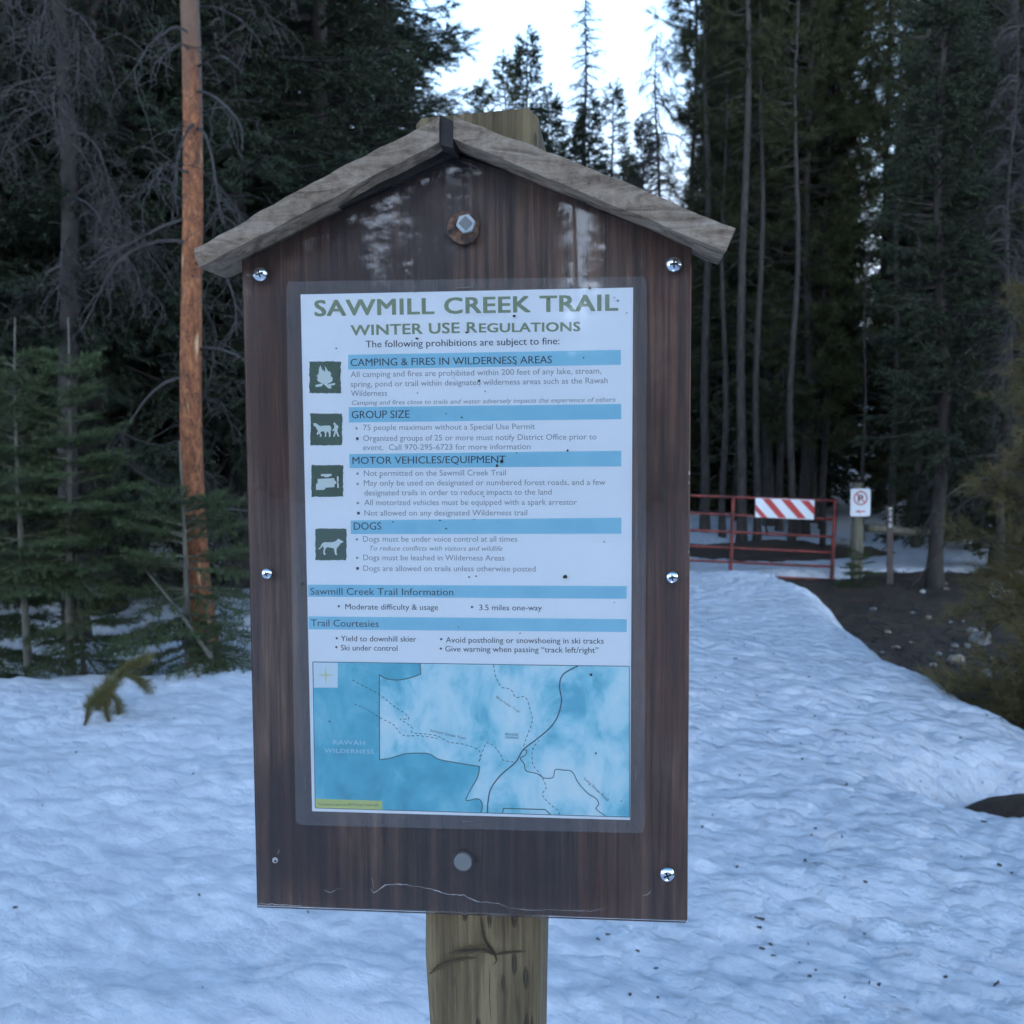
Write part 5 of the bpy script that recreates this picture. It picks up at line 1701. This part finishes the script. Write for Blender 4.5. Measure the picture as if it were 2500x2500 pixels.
for u, d, s in ((1712, 26.5, .75), (1752, 27.5, .85), (1795, 26.2, .68), (1835, 28, .95), (1880, 26.8, .8), (1925, 28.2, 1.0), (1968, 26.4, .75), (2005, 28, .9), (1780, 29, 1.0), (1900, 29.5, 1.05), (2230, 25, .65), (1700, 29.5, .32), (1760, 30.5, .36), (1850, 29.5, .34), (1905, 30, .4), (1960, 29, .36), (2140, 34, .5), (2150, 26, .36), (2064, 40, .5), (1975, 31, .42), (1995, 29.5, .33), (2235, 27, .5), (2310, 23, .5), (1730, 36, .5), (1800, 37, .5), (1880, 38, .55), (1950, 37, .55), (1985, 38, .55), (2250, 36, .7), (2260, 30, .7), (2330, 20, .6), (2400, 19, .6), (2550, 15, .5),
                (1720, 50, .8), (1800, 52, .8), (1890, 54, .85), (1970, 52, .9), (2050, 56, .9), (2180, 50, .95), (2260, 52, .95), (2350, 50, 1.0), (2450, 46, 1.0), (1640, 52, .6), (1590, 55, .5)):
    plant('bushy' if d < 35 else 'narrow', 'spruce_tree', at(u, d), d, s * (1.0 if d < 35 else 1.0), L3, 'tree', G3, szr=1.5 if d >= 35 else 1.25)

# the olive pine at the right edge, its trunk just out of view
PROTO['longpine'] = None


def long_pine(seed, h, r, z0):
    rs = np.random.default_rng(seed)
    tm, ax = trunk_mesh(h, .08, M['bark'], rs)
    A = Acc(); P = []; D = []; Z = []
    for z in np.arange(z0, h - .1, .10):
        f = z / h
        for k in range(8):
            L = r * max(1 - f, .05) ** .7 * rs.uniform(.6, 1.1); a = rs.uniform(0, 6.283)
            e = math.radians(-12 + 45 * f + rs.uniform(-12, 12))
            pth = wander(rs, ax(z), (math.cos(a) * math.cos(e), math.sin(a) * math.cos(e), math.sin(e)), L, 8, -.02, .06)
            A.stick(pth, .012, .004)
            for q in np.arange(2.0, 8.01, .5):
                i0 = min(int(q), 7); c = pth[i0] + (pth[i0 + 1] - pth[i0]) * (q - i0)
                tg = unit(pth[i0 + 1] - pth[i0])
                for w in range(3):
                    d2 = unit(tg + rs.normal(0, .55, 3) + np.array([0, 0, .25])); l2 = rs.uniform(.08, .3) * (1.2 - q / 10)
                    A.stick(np.array([c, c + d2 * l2]), .004, .002)
                    m_ = max(1, int(l2 / .06))
                    for g in (np.arange(m_) + .8) / m_: P.append(c + d2 * l2 * g); D.append(d2); Z.append(.12 * rs.uniform(.8, 1.2))
    V, F = place(T_LONG, np.array(P), unit(np.array(D)) + rs.normal(0, .15, (len(P), 3)), np.array(Z), rs); A.add(V, F, 0)
    return tm, A.mesh('crown', [M['olive'], M['bark']])


PROTO['longpine'] = long_pine(31, 5.4, 1.45, .12)
plant('longpine', 'pine_tree', 4.0, 6.5, 1.0, 'olive long needled pine reaching in at the right edge', rz=.4)
PROTO['firE'] = sapling(27, .8, .4, .02, M['fir'], M['bark'], .015)
plant('firE', 'fir_sapling', at(2105, 14.4), 14.4, .75, 'little fir at the foot of the no parking sign', 'sapling', rz=1.0)

# the wood behind the photographer, mirrored in the plastic cover
G4 = 'trees behind the viewer'
brs = np.random.default_rng(77)
for k in range(54):
    x = -20 + 40 * (k % 27) / 26 + brs.uniform(-.6, .6); y = (-22 if k < 27 else -28) + brs.uniform(-1.5, 1.5)
    plant(('spruceC', 'spruceB', 'narrow')[k % 3], 'spruce_tree', x, y, brs.uniform(.54, .76) * (1 if k < 27 else 1.15), 'tall conifer mirrored faintly in the plastic cover', 'tree', G4, szr=1.5)
for k in range(24):
    x = -24 + 48 * k / 23 + brs.uniform(-.6, .6); y = -33 + brs.uniform(-1.5, 1.5)
    plant('spruceA', 'spruce_tree', x, y, brs.uniform(.52, .62), 'tall conifer mirrored faintly in the plastic cover', 'tree', G4, szr=1.5)
for x, y, k, s in ((-3.6, -19, 'poleC', .62), (-1.2, -20, 'poleA', .66), (.7, -19, 'poleD', .66), (2.4, -20, 'poleC', .66), (-2.4, -18.5, 'poleD', .7), (-.3, -18, 'poleB', .62), (1.6, -18, 'poleD', .7), (3.2, -18.5, 'poleD', .66), (5.2, -19, 'poleC', .66), (-5, -19, 'poleB', .66), (4.0, -19.5, 'poleB', .6), (-9, -9, 'spruceB', 1), (10, -6, 'spruceA', 1.0), (-10, -2, 'spruceA', 1)):
    plant(k, 'pine_tree' if 'pole' in k else 'spruce_tree', x, y, s, 'tall conifer mirrored faintly in the plastic cover', 'tree', G4)
